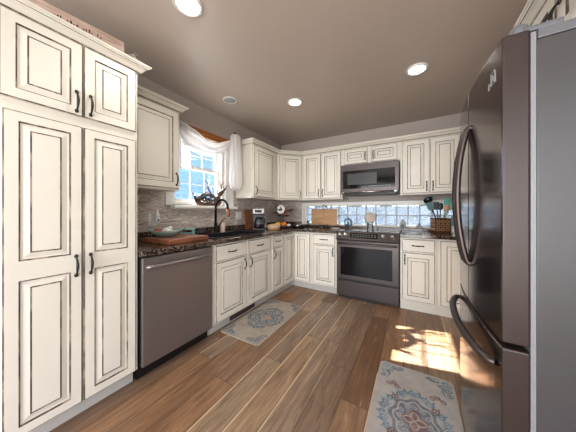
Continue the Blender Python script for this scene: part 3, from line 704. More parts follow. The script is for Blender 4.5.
# ------------------------------------------------------------------ window dressing
vb = MB(); vb.box(0.0225, 0.042, -2.20, -1.40, 2.085, 2.172, M['board']); tag(vb.build('valance_board', None, 0.003), 'orange wooden valance board across the top of the sink window', 'board')
sc = thing('curtain_scarf', 'sheer white scarf swagged over the sink window with gathered tail', 'curtain', (0, 0, 0))
top = bezier([(0, -2.20, 2.185), (0, -1.98, 2.128), (0, -1.752, 2.036), (0, -1.521, 2.128), (0, -1.40, 2.20)], 40)
bot = bezier([(0, -2.20, 2.06), (0, -2.082, 1.915), (0, -1.926, 1.868), (0, -1.752, 1.872), (0, -1.591, 1.945), (0, -1.47, 2.07), (0, -1.40, 2.16)], 40)
rows = []
for k in range(41):
    r = []
    for j in range(17):
        v = j / 16; p = top[k].lerp(bot[k], v); u = k / 40
        x = 0.062 + 0.045 * math.sin(PI * v) * math.sin(PI * u) + 0.010 * math.sin(v * 17 + u * 2) + 0.12 * u ** 5
        r.append((x, p.y, p.z))
    rows.append(r)
b = MB(); b.grid(rows, M['sheer']); b.build('swag', sc, solid=0.003)
b = MB(); rows = []
for k in range(25):
    v = k / 24; z = 2.165 - 0.52 * v
    rows.append([(0.055 + 0.012 * math.sin(u * 20 + v * 2) + 0.02 * v, -2.235 + (0.16 + 0.03 * v) * u + 0.0 * v, z + 0.02 * u * v) for u in [q / 24 for q in range(25)]])
b.grid(rows, M['thin']); b.build('left_tail', sc, solid=0.002)
b = MB(); prof = [(0.02, 2.24), (0.055, 2.228), (0.080, 2.19), (0.082, 2.15), (0.086, 2.08), (0.088, 1.95), (0.090, 1.80), (0.096, 1.65), (0.094, 1.56), (0.080, 1.505), (0.045, 1.475), (0.01, 1.468)]
P2 = bezier([(r, 0, z) for r, z in prof], 40)
rows = []
for p in P2:
    rows.append([(0.135 + p.x * 0.72 * (1 + 0.07 * math.sin(9 * a + p.z * 6)) * math.cos(a), -1.395 + p.x * (1 + 0.07 * math.sin(9 * a + p.z * 6)) * math.sin(a), p.z) for a in [2 * PI * k / 60 for k in range(60)]])
b.grid(rows, M['tail'], closed=True, caps=True); b.build('right_tail', sc)
b = MB(); b.tube([(0.043, -1.405, 2.21), (0.10, -1.405, 2.245), (0.125, -1.405, 2.255)], [0.008, 0.008, 0.007], M['blackmetal']); b.ball((0.13, -1.41, 2.258), 0.014, M['blackmetal']); b.ball((0.13, -1.365, 2.245), 0.014, M['blackmetal']); b.tube([(0.13, -1.41, 2.256), (0.13, -1.365, 2.245)], 0.006, M['blackmetal'])
tag(b.build('curtain_hook'), 'black iron scarf hook at the right top of the curtain', 'hook')

# metal wildlife sculpture on the sill: bowl-like rim, hills, pines, antlers
sz = WZ0 - 0.0115
sc2 = thing('metal_sculpture', 'rustic cut-metal mountain and antler sculpture on the window sill', 'sculpture', (0.035, -1.765, sz), R90); sc2.scale = (1.12, 1.0, 1.06)
def tri(u): return u
b = MB()
rim = [(-0.20, 0.09), (-0.225, 0.14), (-0.215, 0.15), (-0.195, 0.11), (-0.18, 0.14), (-0.165, 0.085), (-0.13, 0.05), (-0.06, 0.035), (0.0, 0.04), (0.06, 0.033), (0.12, 0.045), (0.17, 0.08), (0.165, 0.03), (0.12, 0.003), (-0.05, 0.001), (-0.14, 0.003), (-0.18, 0.03)]
b.prism(rim, -0.022, -0.016, M['bronze'], 'xz'); b.build('rim', sc2)
b = MB(); hills = [(-0.165, 0.05), (-0.15, 0.10), (-0.12, 0.115), (-0.10, 0.135), (-0.07, 0.145), (-0.045, 0.168), (-0.02, 0.160), (0.01, 0.165), (0.03, 0.150), (0.07, 0.145), (0.10, 0.125), (0.14, 0.11), (0.165, 0.07)]
low = [(u * 0.86, z - 0.046 - 0.008 * (k % 3)) for k, (u, z) in enumerate(hills)][::-1]
b.prism(hills + low, 0.0, 0.006, M['etched'], 'xz'); b.build('hills', sc2)
b = MB(); b.prism([(-0.155, 0.05), (-0.11, 0.085), (-0.06, 0.07), (-0.02, 0.092), (0.04, 0.078), (0.09, 0.088), (0.145, 0.05), (0.09, 0.062), (0.03, 0.05), (-0.02, 0.066), (-0.06, 0.046), (-0.11, 0.06)], -0.012, -0.008, M['bronze'], 'xz'); b.build('lower_hills', sc2)
b = MB(); b.prism([(-0.13, 0.075), (-0.10, 0.10), (-0.075, 0.092), (-0.05, 0.11), (-0.02, 0.088), (0.0, 0.10), (0.04, 0.08), (0.02, 0.068), (-0.06, 0.078), (-0.09, 0.07)], -0.006, -0.001, M['black'], 'xz')
b.build('dark_ridge', sc2)
b = MB(); b.prism([(-0.055, 0.135), (-0.03, 0.158), (0.01, 0.163), (0.03, 0.145), (0.055, 0.138), (0.03, 0.13), (0.0, 0.142), (-0.03, 0.14)], -0.006, -0.001, M['snow'], 'xz'); b.prism([(-0.10, 0.04), (-0.08, 0.062), (0.0, 0.066), (0.08, 0.07), (0.11, 0.05), (0.05, 0.035), (-0.05, 0.035)], -0.006, -0.001, M['snow'], 'xz'); b.build('snow_field', sc2)
b = MB()
for u, h in ((-0.14, 0.05), (-0.115, 0.07), (-0.03, 0.04), (0.0, 0.05), (0.03, 0.04), (0.075, 0.06), (0.10, 0.05), (0.13, 0.07)):
    for q in range(3):
        z0 = 0.030 + h * q * 0.27; w_ = 0.018 * (1 - q * 0.25); b.prism([(u - w_, z0), (u + w_, z0), (u, z0 + h * 0.45)], -0.014, -0.008, M['bronze'], 'xz')
    b.build('pine_tree', sc2); b = MB()
b = MB()
def antler(sgn, u0):
    main = bezier([(u0, -0.005, 0.10), (u0 + sgn * 0.05, -0.02, 0.17), (u0 + sgn * 0.075, -0.01, 0.24), (u0 + sgn * 0.05, 0.0, 0.33)], 14)
    b.tube(main, [0.011 - 0.0085 * k / 14 for k in range(15)], M['bronze'], 8)
    for f, (du, dz) in ((5, (sgn * 0.05, 0.07)), (8, (-sgn * 0.03, 0.09)), (11, (sgn * 0.045, 0.05))):
        p = main[f]; b.tube(bezier([p, p + Vector((du * 0.6, 0, dz * 0.35)), p + Vector((du, 0, dz))], 6), [0.008 - 0.001 * k for k in range(7)], M['bronze'], 7)
antler(-1, 0.05); antler(1, 0.10); b.build('antlers', sc2)
b = MB()
for k in range(16):
    a = -0.5 + k * 0.14; r = 0.10 + 0.03 * (k % 3); b.tube([(0.15, 0.01, 0.09), (0.15 + r * 0.5 * math.sin(a), 0.015, 0.09 + r * 0.55), (0.155 + r * math.sin(a) * 0.9, 0.012, 0.09 + r * 1.15)], [0.006, 0.005, 0.002], M['bronze'], 6)
b.ball((0.14, 0.0, 0.085), 0.035, M['bronze'], (1, 0.35, 0.9)); b.build('dried_brush', sc2)

# ------------------------------------------------------------------ wall plates
def plate(name, label, loc, rz, kind):
    t = thing(name, label, 'switch' if kind == 's' else 'outlet', loc, rz)
    w = 0.058 if kind == 's' else 0.04
    b = MB(); b.box(-w, w, -0.006, 0.0, -0.06, 0.06, M['offwhite']); b.build('cover_plate', t, 0.003)
    for u in ((-0.024, 0.024) if kind == 's' else (0.0,)):
        b = MB()
        if kind == 's': b.box(u - 0.016, u + 0.016, -0.010, -0.006, -0.033, 0.033, M['white']); b.build('rocker', t, 0.002)
        else:
            b.box(-0.017, 0.017, -0.009, -0.006, -0.04, -0.005, M['white']); b.box(-0.017, 0.017, -0.009, -0.006, 0.005, 0.04, M['white']); b.build('socket', t, 0.002)
    return t
plate('wall_switch', 'double white rocker switch plate right of the faucet', (0.0105, -1.205, 1.125), R90, 's')
plate('wall_outlet', 'white outlet cover on tile above the green dish', (0.0105, -2.42, 1.105), R90, 'o')
t = thing('air_freshener', 'plug-in air freshener with pale top in the outlet', 'air freshener', (0.0200, -2.395, 1.11), R90)
b = MB(); b.box(-0.022, 0.022, -0.045, 0.0, -0.035, 0.02, M['offwhite']); b.build('plug_body', t, 0.008)
b = MB(); b.lathe([(0.02, 0.0205), (0.022, 0.05), (0.012, 0.06), (0.014, 0.09)], M['whitecer'], (0, -0.022, 0)); b.build('bottle', t)
b = MB(); b.ball((0.0, -0.047, -0.01), 0.009, M['black']); b.build('button', t)

# ------------------------------------------------------------------ things on the sink counter
CZT = 0.9145
b = MB(); b.box(-0.19, 0.19, -0.205, 0.205, 0.0, 0.04, M['butcher']); tag(b.build('cutting_board', None, 0.006, (0.345, -2.385, CZT), (0, 0, 0.10)), 'thick cherry wood cutting board lying on the granite beside the pantry', 'cutting board')
bd = MB(); bz = CZT + 0.0405
rows = []
for r, z in ((0.03, 0.0), (0.06, 0.002), (0.10, 0.03), (0.125, 0.058), (0.119, 0.058), (0.093, 0.034), (0.055, 0.010), (0.01, 0.009)):
    rows.append([(1.32 * r * math.cos(a) * (1 + 0.10 * abs(math.cos(a)) ** 6 * (r > 0.09)), 0.72 * r * math.sin(a), z + (0.020 * abs(math.cos(a)) ** 5 if r > 0.09 else 0)) for a in [2 * PI * k / 40 for k in range(40)]])
bd.grid(rows, M['greendish'], closed=True, caps=True)
tag(bd.build('serving_dish', None, 0, (0.26, -2.43, bz), (0, 0, 0.53)), 'pale green boat-shaped dish resting on the cherry cutting board', 'dish')
b = MB(); b.ball((0, 0, 0.036), 0.036, M['whitecer'], (1.5, 1.0, 1.0), 14); b.ball((0.02, 0.01, 0.066), 0.022, M['whitecer'], (1.5, 1, 0.8), 12)
tag(b.build('folded_napkin', None, 0, (0.268, -2.425, bz + 0.012)), 'crumpled white cloth heaped in the green dish', 'cloth')
for i, (dx, dy, r) in enumerate(((-0.060, -0.040, 0.028), (-0.092, -0.045, 0.020))):
    t = thing('red_fruit', ['larger red fruit in the green dish beside the white cloth', 'smaller red fruit at the left end of the green dish'][i], 'fruit', (0.26 + dx, -2.43 + dy, bz + 0.018 + 0.014 * i))
    b = MB(); b.ball((0, 0, r), r, M['red'], (1, 1, 0.9)); b.build('flesh', t); b = MB(); b.tube([(0, 0, 1.85 * r), (0.003, 0, 2.3 * r)], 0.003, M['leaf'], 6); b.build('stem', t)
st = thing('small_stool', 'tiny teal step stool on the counter behind the cutting board', 'stool', (0.125, -2.118, CZT), 0.75)
b = MB(); b.box(-0.075, 0.075, -0.035, 0.035, 0.075, 0.090, M['teal']); b.build('seat', st, 0.004)
for u in (-0.062, 0.062):
    b = MB(); b.box(u - 0.008, u + 0.008, -0.03, 0.03, 0.0, 0.0748, M['teal']); b.build('leg', st, 0.002)
b = MB(); b.box(-0.0535, 0.0535, -0.005, 0.005, 0.03, 0.045, M['teal']); b.build('stretcher', st)
cd = thing('sponge_caddy', 'small black sponge holder left of the faucet', 'caddy', (0.095, -1.93, CZT))
b = MB(); b.lathe([(0.045, 0), (0.05, 0.01), (0.047, 0.05), (0.042, 0.05), (0.042, 0.012), (0.01, 0.011)], M['black'], sx=0.8, sy=1.5); b.build('cup', cd)
b = MB(); b.ball((0, 0, 0.050), 0.03, M['black'], (0.8, 1.7, 0.9)); b.build('scrubber', cd)
so = thing('soap_dispenser', 'blush glass soap bottle with copper pump right of the faucet', 'soap dispenser', (0.105, -1.60, CZT))
b = MB(); b.lathe([(0.03, 0), (0.034, 0.006), (0.034, 0.10), (0.028, 0.125), (0.012, 0.135), (0.012, 0.145)], M['soap']); b.build('bottle', so)
b = MB(); b.lathe([(0.014, 0.1452), (0.014, 0.16), (0.004, 0.162), (0.004, 0.185)], M['copper']); b.tube([(0, 0, 0.185), (0.025, 0.005, 0.187), (0.045, 0.01, 0.178)], 0.005, M['copper'], 8); b.build('pump', so)
# leaning wood board and coffee maker
b = MB(); b.box(0, 0.018, -0.12, 0.12, 0, 0.30, M['darkwood'])
tag(b.build('serving_board', None, 0.006, (0.082, -1.02, CZT + 0.001), (0, -0.13, 0)), 'reddish wooden board leaning on the wall behind the coffee maker', 'board')
cm = thing('coffee_maker', 'black and silver drip coffee maker with glass carafe', 'coffee maker', (0.268, -1.06, CZT), 0.62)
b = MB(); b.box(-0.085, 0.085, -0.12, 0.11, 0.0, 0.03, M['black']); b.build('base', cm, 0.008)
b = MB(); b.box(-0.085, 0.085, 0.02, 0.11, 0.0305, 0.23, M['black']); b.build('tower', cm, 0.008)
b = MB(); b.box(-0.088, 0.088, -0.11, 0.112, 0.2305, 0.315, M['dullsteel']); hd = b.build('brew_head', cm, 0.012)
b = MB(); b.box(-0.05, 0.05, -0.1125, -0.1105, 0.255, 0.295, M['bglass']); b.build('display', hd)
b = MB(); b.lathe([(0.05, 0.031), (0.062, 0.05), (0.064, 0.10), (0.048, 0.15), (0.045, 0.165)], M['clear'], (0, -0.05, 0)); b.lathe([(0.048, 0.033), (0.059, 0.05), (0.060, 0.085)], M['purple'], (0, -0.05, 0)); cf = b.build('carafe', cm)
b = MB(); b.lathe([(0.046, 0.1655), (0.046, 0.185), (0.02, 0.19)], M['black'], (0, -0.05, 0)); b.tube([(0.045, -0.06, 0.175), (0.09, -0.085, 0.17), (0.10, -0.09, 0.11), (0.068, -0.068, 0.075)], 0.009, M['black'], 8); b.build('carafe_handle', cf)
b = MB(); b.lathe([(0.03, 0), (0.04, 0.02), (0.042, 0.09), (0.028, 0.14), (0.024, 0.19), (0.03, 0.20), (0.022, 0.198)], M['whitecer'])
tag(b.build('pitcher', None, 0, (0.17, -0.80, CZT)), 'slim white ceramic pitcher between coffee maker and tiered tray', 'pitcher')
bk = thing('bread_basket', 'tan oval wicker basket in front of the coffee maker and tiered tray', 'basket', (0.445, -0.93, CZT), 0.6)
b = MB(); b.lathe([(0.070, 0), (0.085, 0.01), (0.095, 0.06), (0.090, 0.07), (0.086, 0.06), (0.07, 0.012), (0.01, 0.011)], M['basket'], sx=1.05, sy=0.7); b.build('basket_body', bk)
b = MB(); b.ball((0, 0, 0.055), 0.07, M['basket'], (1.15, 0.7, 0.5)); b.build('lid', bk)
# tiered tray with autumn things
TX, TY = 0.33, -0.47
tt = thing('tiered_tray', 'two-tier dark tray stand of autumn decorations in the counter corner', 'tray', (TX, TY, CZT))
b = MB(); b.lathe([(0.05, 0), (0.13, 0.004), (0.145, 0.03), (0.140, 0.03), (0.126, 0.010), (0.01, 0.010)], M['purple'], n=32); b.build('lower_tier', tt)
b = MB(); b.tube([(0, 0, 0.010), (0, 0, 0.185)], 0.007, M['brown'], 8); b.build('post', tt)
b = MB(); b.lathe([(0.04, 0.185), (0.09, 0.188), (0.11, 0.215), (0.105, 0.215), (0.088, 0.193), (0.01, 0.192)], M['purple'], n=32); b.build('upper_tier', tt)
def gourd(x, y, z, r, m, lab, sc=(1, 1, 0.8)):
    t = thing('gourd', lab, 'gourd', (x, y, z), 0, 'gourds on the tiered tray')
    b = MB(); n = 24; rows = []
    for a in range(1, 9):
        th = PI * (a - 0.5) / 8
        rows.append([(r * sc[0] * math.sin(th) * math.cos(q) * (1 + 0.06 * math.cos(8 * q)), r * sc[1] * math.sin(th) * math.sin(q) * (1 + 0.06 * math.cos(8 * q)), r * sc[2] * (1 - math.cos(th))) for q in [2 * PI * k / n for k in range(n)]])
    b.grid(rows, m, closed=True, caps=True); b.build('shell', t)
    b = MB(); b.tube([(0, 0, 1.93 * r * sc[2]), (0.004, 0, 2.3 * r * sc[2]), (0.012, 0, 2.5 * r * sc[2])], [0.007, 0.005, 0.004], M['brown'], 6); b.build('stem', t)
z1 = CZT + 0.0112
gourd(TX - 0.062, TY - 0.062, z1, 0.054, M['yellow'], 'yellow gourd at the left of the lower tier')
gourd(TX + 0.050, TY - 0.070, z1, 0.056, M['orange'], 'orange gourd at the middle of the lower tier')
gourd(TX + 0.098, TY + 0.025, z1, 0.034, M['whitecer'], 'small white gourd at the right of the lower tier')
gourd(TX - 0.085, TY + 0.040, z1, 0.036, M['red'], 'small red gourd at the far left of the lower tier')
fl = thing('flower_spray', 'white dark-centred flower with plum leaves on the upper tier', 'flower', (TX + 0.01, TY - 0.03, CZT + 0.194)); fl.scale = (1.35, 1.2, 1.3)
b = MB()
for k in range(9):
    a = 2 * PI * k / 9; c = Vector((0.035 * math.cos(a), -0.055, 0.085 + 0.035 * math.sin(a)))
    b.ball(tuple(c), 0.024, M['whitecer'], (1.0, 0.3, 1.0), 10)
b.build('petals', fl)
b = MB(); b.ball((0, -0.066, 0.085), 0.014, M['purple'], (1, 0.6, 1), 10); b.build('flower_centre', fl)
b = MB(); b.tube([(0, 0, 0.001), (0, -0.02, 0.05), (0, -0.05, 0.085)], 0.004, M['brown'], 6)
for k in range(14):
    a = 2 * PI * k / 14; L_ = 0.09 + 0.03 * (k % 3); e_ = Vector((math.cos(a) * L_, math.sin(a) * L_ * 0.9, 0.03 + 0.03 * (k % 4))); b.tube([(0, 0, 0.01), tuple(e_ * 0.5 + Vector((0, 0, 0.03))), tuple(e_)], [0.003, 0.014, 0.002], M['purple'] if k % 3 else M['orange'], 6, 0.5)
b.build('leaves', fl)
pn = thing('skillet_pan', 'low dark pan with silver lid right of the tiered tray', 'pan', (0.555, -0.36, CZT))
b = MB(); b.lathe([(0.085, 0), (0.098, 0.008), (0.102, 0.035), (0.096, 0.036), (0.09, 0.01)], M['black'], n=30); b.tube([(0.09, -0.02, 0.032), (0.16, -0.06, 0.045), (0.21, -0.09, 0.05)], 0.009, M['black'], 8); b.build('pan_body', pn)
b = MB(); b.lathe([(0.099, 0.0365), (0.085, 0.055), (0.03, 0.068), (0.008, 0.069)], M['silver'], n=30); ld = b.build('lid', pn)
b = MB(); b.tube([(-0.05, 0, 0.066), (-0.04, 0, 0.085), (0.04, 0, 0.085), (0.05, 0, 0.066)], 0.006, M['darkwood'], 8); b.build('lid_handle', ld)

# ------------------------------------------------------------------ things on the window ledge and back counters
LZ = 0.9455
es = thing('display_easel', 'black wire easel holding the tan board in front of the glass blocks', 'easel', (0.905, -0.062, LZ))
b = MB()
for u in (-0.075, 0.075): b.tube(bezier([(u, 0.02, 0.002), (u, -0.02, 0.005), (u, -0.036, 0.012), (u, -0.036, 0.035)], 8), 0.004, M['blackmetal'], 6)
b.tube([(-0.075, 0.018, 0.004), (-0.02, 0.024, 0.24), (0, 0.024, 0.28)], 0.004, M['blackmetal'], 6); b.tube([(0.075, 0.018, 0.004), (0.02, 0.024, 0.24), (0, 0.024, 0.28)], 0.004, M['blackmetal'], 6)
b.tube([(0.032 * math.sin(a), 0.024, 0.315 - 0.035 * math.cos(a)) for a in [2 * PI * k / 20 for k in range(21)]], 0.004, M['blackmetal'], 6); b.tube([(-0.076, -0.02, 0.006), (0.076, -0.02, 0.006)], 0.004, M['blackmetal'], 6)
b.build('wire_frame', es)
bo = thing('wooden_sign', 'tan wooden board with faint scrollwork standing on the easel', 'board', (0.905, -0.080, LZ + 0.010))
b = MB(); b.box(-0.232, 0.232, 0, 0.016, 0.0, 0.275, M['tan']); o = b.build('panel', bo, 0.004, None, (-0.03, 0, 0))
b = MB()
for (x_, z_, s_) in ((-0.13, 0.10, 1), (-0.05, 0.10, 1), (0.04, 0.10, 1), (0.12, 0.10, 1)):
    b.tube([(x_ + 0.03 * (a / 6 - 0.5) * 2, -0.0012, z_ + 0.014 * math.sin(a * 2.1)) for a in [q * 0.5 for q in range(13)]], 0.0016, M['brown'], 5)
b.build('scrollwork', o)
b = MB()
b.tube([(0.0, -0.003, 0.15), (-0.012, -0.003, 0.20), (-0.004, -0.003, 0.25), (0.002, -0.003, 0.27)], 0.004, M['darkwood'], 6); b.build('twig_ornament', o)
b = MB(); b.ball((0, 0, 0.05), 0.022, M['black'], (0.8, 0.6, 1.2)); b.lathe([(0.022, 0), (0.018, 0.008), (0.006, 0.012), (0.006, 0.028)], M['black']); b.prism([(-0.035, 0.05), (0.0, 0.08), (0.035, 0.05), (0.0, 0.055)], -0.004, 0.004, M['black'], 'xz')
tag(b.build('bird_figurine', None, 0, (0.60, -0.062, LZ)), 'small black winged figurine left of the tan board', 'figurine')
b = MB(); b.lathe([(0.05, 0), (0.085, 0.010), (0.082, 0.013), (0.05, 0.005), (0.01, 0.005)], M['whitecer'], n=30)
tag(b.build('saucer', None, 0, (1.185, -0.30, CZT)), 'white saucer on the counter beside the range', 'saucer')
b = MB(); sp_ = [((0.05 - 0.0040 * q) * math.cos(0.42 * q - 1.2), 0.0, 0.062 + (0.05 - 0.0040 * q) * math.sin(0.42 * q - 1.2)) for q in range(12)]
sp_ = [(0.05, 0, 0.012), (0.052, 0, 0.03)] + [(0.052 * math.cos(a), 0, 0.07 + 0.05 * math.sin(a)) for a in [PI * k / 12 for k in range(13)]] + [(-0.045, 0, 0.03), (-0.02, 0, 0.022), (0.008, 0, 0.04), (0.0, 0, 0.07)]
b.tube(bezier(sp_, 50), 0.013, M['blue'], 10); b.lathe([(0.05, 0), (0.05, 0.012), (0.02, 0.014)], M['blue'], sy=0.6)
tag(b.build('spiral_ornament', None, 0, (1.315, -0.062, LZ), (0, 0, 0.2)), 'cobalt blue curled ceramic ornament at the left corner of the range', 'ornament')
ps = thing('plate_stand', 'small black plate stand on the cooktop', 'stand', (1.704, -0.33, 0.9245))
b = MB()
for u in (-0.035, 0.035):
    b.tube(bezier([(u, 0.03, 0.004), (u, -0.005, 0.008), (u, -0.012, 0.06), (u * 0.8, -0.022, 0.085), (u * 0.8, -0.030, 0.105)], 10), 0.0065, M['black'], 8); b.tube([(u, 0.03, 0.004), (u * 0.6, 0.022, 0.14)], 0.005, M['black'], 8)
b.tube([(-0.036, 0.0, 0.075), (0.036, 0.0, 0.075)], 0.005, M['black'], 8); b.build('wire_frame', ps)
b = MB(); b.lathe([(0.078, -0.005), (0.080, 0.0), (0.06, 0.004), (0.05, 0.001), (0.012, 0.001)], M['stone'], n=48, fn=lambda a: 1 + 0.035 * math.cos(12 * a))
b.xf(Matrix.Rotation(PI / 2 - 0.12, 4, 'X')); tag(b.build('decorative_plate', None, 0, (1.704, -0.338, 0.9245 + 0.172)), 'round tan plate with scalloped rim held upright over the range', 'plate')
hs = thing('house_figurine', 'small grey gabled house ornament on the ledge right of the range', 'ornament', (2.105, -0.062, LZ))
b = MB(); out = [(-0.042, 0), (-0.022, 0)] + [(-0.022 + 0.0, 0.03)] + [(-0.022 * math.cos(a), 0.03 + 0.03 * math.sin(a)) for a in [PI * k / 8 for k in range(1, 8)]] + [(0.022, 0.03), (0.022, 0), (0.042, 0), (0.042, 0.075), (0.0, 0.135), (-0.042, 0.075)]
b.prism(out, -0.02, 0.025, M['grey'], 'xz'); b.build('house_shell', hs)
b = MB(); b.box(-0.0215, 0.0215, 0.010, 0.020, 0.0, 0.058, M['black']); b.build('doorway', hs)
ws = thing('trinket_box', 'tiny grey box with dark knob on the ledge beside the utensil holder', 'ornament', (2.305, -0.062, LZ))
b = MB(); b.box(-0.036, 0.036, -0.025, 0.025, 0.0, 0.05, M['grey']); b.build('box_body', ws, 0.006)
b = MB(); b.lathe([(0.012, 0.0505), (0.009, 0.06), (0.014, 0.066), (0.002, 0.082)], M['black'], n=14); b.build('knob', ws)
# utensil holder
UX, UY = 2.535, -0.215
ck = thing('utensil_holder', 'square carved brown utensil holder on the right counter', 'utensil holder', (UX, UY, CZT), 0.25)
b = MB(); w_ = 0.085
b.box(-w_, w_, -w_, w_, 0.0, 0.012, M['carved'])
for q in ((-w_, w_, -w_, -w_ + 0.012), (-w_, w_, w_ - 0.012, w_), (-w_, -w_ + 0.012, -w_ + 0.012, w_ - 0.012), (w_ - 0.012, w_, -w_ + 0.012, w_ - 0.012)): b.box(q[0], q[1], q[2], q[3], 0.012, 0.19, M['carved'])
b.build('box_body', ck, 0.003)
b = MB()
for sx_, sy_ in ((0, -1), (-1, 0), (1, 0)):
    for i in range(3):
        for j in range(3):
            a_, z_ = (i - 1) * 0.05, 0.045 + j * 0.05
            pts = [(0.018 * math.cos(t), 0.018 * math.sin(t)) for t in [2 * PI * k / 10 for k in range(11)]]
            if sy_: b.tube([(a_ + p[0], -w_ - 0.001, z_ + p[1]) for p in pts], 0.004, M['tan'], 5)
            else: b.tube([(sx_ * (w_ + 0.001), a_ + p[0], z_ + p[1]) for p in pts], 0.004, M['tan'], 5)
b.build('carving', ck)
def utensil(name, label, base, tip, head, m, hm=None):
    t = thing(name, label, 'utensil', base, 0, 'utensils in the carved holder')
    d = Vector(tip) - Vector(base); b = MB(); b.tube([(0, 0, 0), tuple(d * 0.5), tuple(d)], 0.0065, m, 8); b.build('handle', t)
    b = MB(); hm = hm or m; c = d + d.normalized() * 0.03
    if head == 'ladle': b.lathe([(0.012, -0.03), (0.045, -0.012), (0.055, 0.018), (0.051, 0.018), (0.04, -0.006), (0.01, -0.02)], hm, (0, 0, 0), 20); b.xf(Matrix.Translation(d + Vector((-0.02, 0, 0.015))) @ Matrix.Rotation(0.9, 4, 'X') @ Matrix.Rotation(-0.4, 4, 'Y'))
    elif head == 'spoon': b.ball((0, 0, 0), 0.034, hm, (0.9, 0.3, 1.4)); b.xf(Matrix.Translation(c) @ Vector((0, 0, 1)).rotation_difference(d).to_matrix().to_4x4())
    else:
        b.box(-0.032, 0.032, -0.004, 0.004, -0.03, 0.07, hm); b.xf(Matrix.Translation(c) @ Vector((0, 0, 1)).rotation_difference(d).to_matrix().to_4x4())
    b.build('head', t)
B_ = CZT + 0.0145
utensil('ladle', 'black ladle leaning left out of the carved holder', (UX + 0.0, UY + 0.05, B_), (UX - 0.105, UY + 0.045, B_ + 0.385), 'ladle', M['black'])
utensil('spatula', 'dark teal spatula leaning left below the ladle', (UX + 0.02, UY - 0.055, B_), (UX - 0.095, UY - 0.06, B_ + 0.28), 'flat', M['black'], M['tealdark'])
utensil('serving_spoon', 'black serving spoon standing in the middle of the carved holder', (UX - 0.01, UY + 0.02, B_), (UX + 0.005, UY + 0.03, B_ + 0.29), 'spoon', M['black'])
utensil('spatula', 'black flat turner standing behind the spoons', (UX + 0.0, UY + 0.04, B_), (UX - 0.03, UY + 0.06, B_ + 0.28), 'flat', M['black'])
utensil('mixing_spoon', 'turquoise spoon leaning right out of the carved holder', (UX - 0.03, UY - 0.01, B_), (UX + 0.095, UY - 0.02, B_ + 0.29), 'spoon', M['tealmid'])
utensil('mixing_spoon', 'pale wooden spoon leaning slightly right in the carved holder', (UX - 0.02, UY - 0.04, B_), (UX + 0.055, UY - 0.05, B_ + 0.27), 'spoon', M['tan'])
utensil('spatula', 'turquoise spatula at the back right of the carved holder', (UX + 0.03, UY + 0.03, B_), (UX + 0.07, UY + 0.055, B_ + 0.33), 'flat', M['silver'], M['tealmid'])
b = MB(); b.lathe([(0.028, 0), (0.034, 0.01), (0.038, 0.085), (0.035, 0.085), (0.031, 0.012), (0.01, 0.01)], M['whitecer'])
tag(b.build('cup', None, 0, (2.675, -0.20, CZT)), 'white cup right of the carved utensil holder', 'cup')
b = MB(); b.lathe([(0.035, 0), (0.04, 0.01), (0.04, 0.16), (0.018, 0.20), (0.016, 0.26), (0.02, 0.27)], M['teal'])
tag(b.build('bottle', None, 0, (2.70, -0.062, LZ)), 'tall pale teal bottle on the ledge near the refrigerator', 'bottle')

# ------------------------------------------------------------------ decoration on top of the pantry
PZ = 2.1862
b = MB(); b.box(-0.03, 0.03, -0.36, 0.30, 0, 0.115, M['pinkwood']); bs = b.build('rustic_sign', None, 0.004, (0.535, -3.20, PZ), (0, 0, -0.12)); tag(bs, 'long weathered pinkish wooden sign lying on top of the pantry', 'sign')
b = MB()
for i in range(16):
    y = -0.02 + i * 0.013
    if i % 5 != 3: b.box(0.0302, 0.0312, y, y + 0.005 + 0.003 * (i % 2), 0.062, 0.070 + 0.006 * ((i * 7) % 3), M['brown'])
b.build('lettering', bs)
dr_ = thing('dried_bundle', 'bundle of pale dried twigs at the end of the pantry top', 'decoration', (0.56, -2.90, PZ))
b = MB(); random.seed(3)
for k in range(40):
    a = random.uniform(-0.03, 0.03); z0 = random.uniform(0.006, 0.05); b.tube([(a, random.uniform(0.005, 0.02), z0), (a + random.uniform(-0.02, 0.02), 0.035, z0 + 0.01), (a + random.uniform(-0.03, 0.03), 0.06 + random.uniform(0, 0.025), z0 + random.uniform(0.0, 0.06))], [0.004, 0.004, 0.001], M['stone'], 5)
b.build('twigs', dr_)

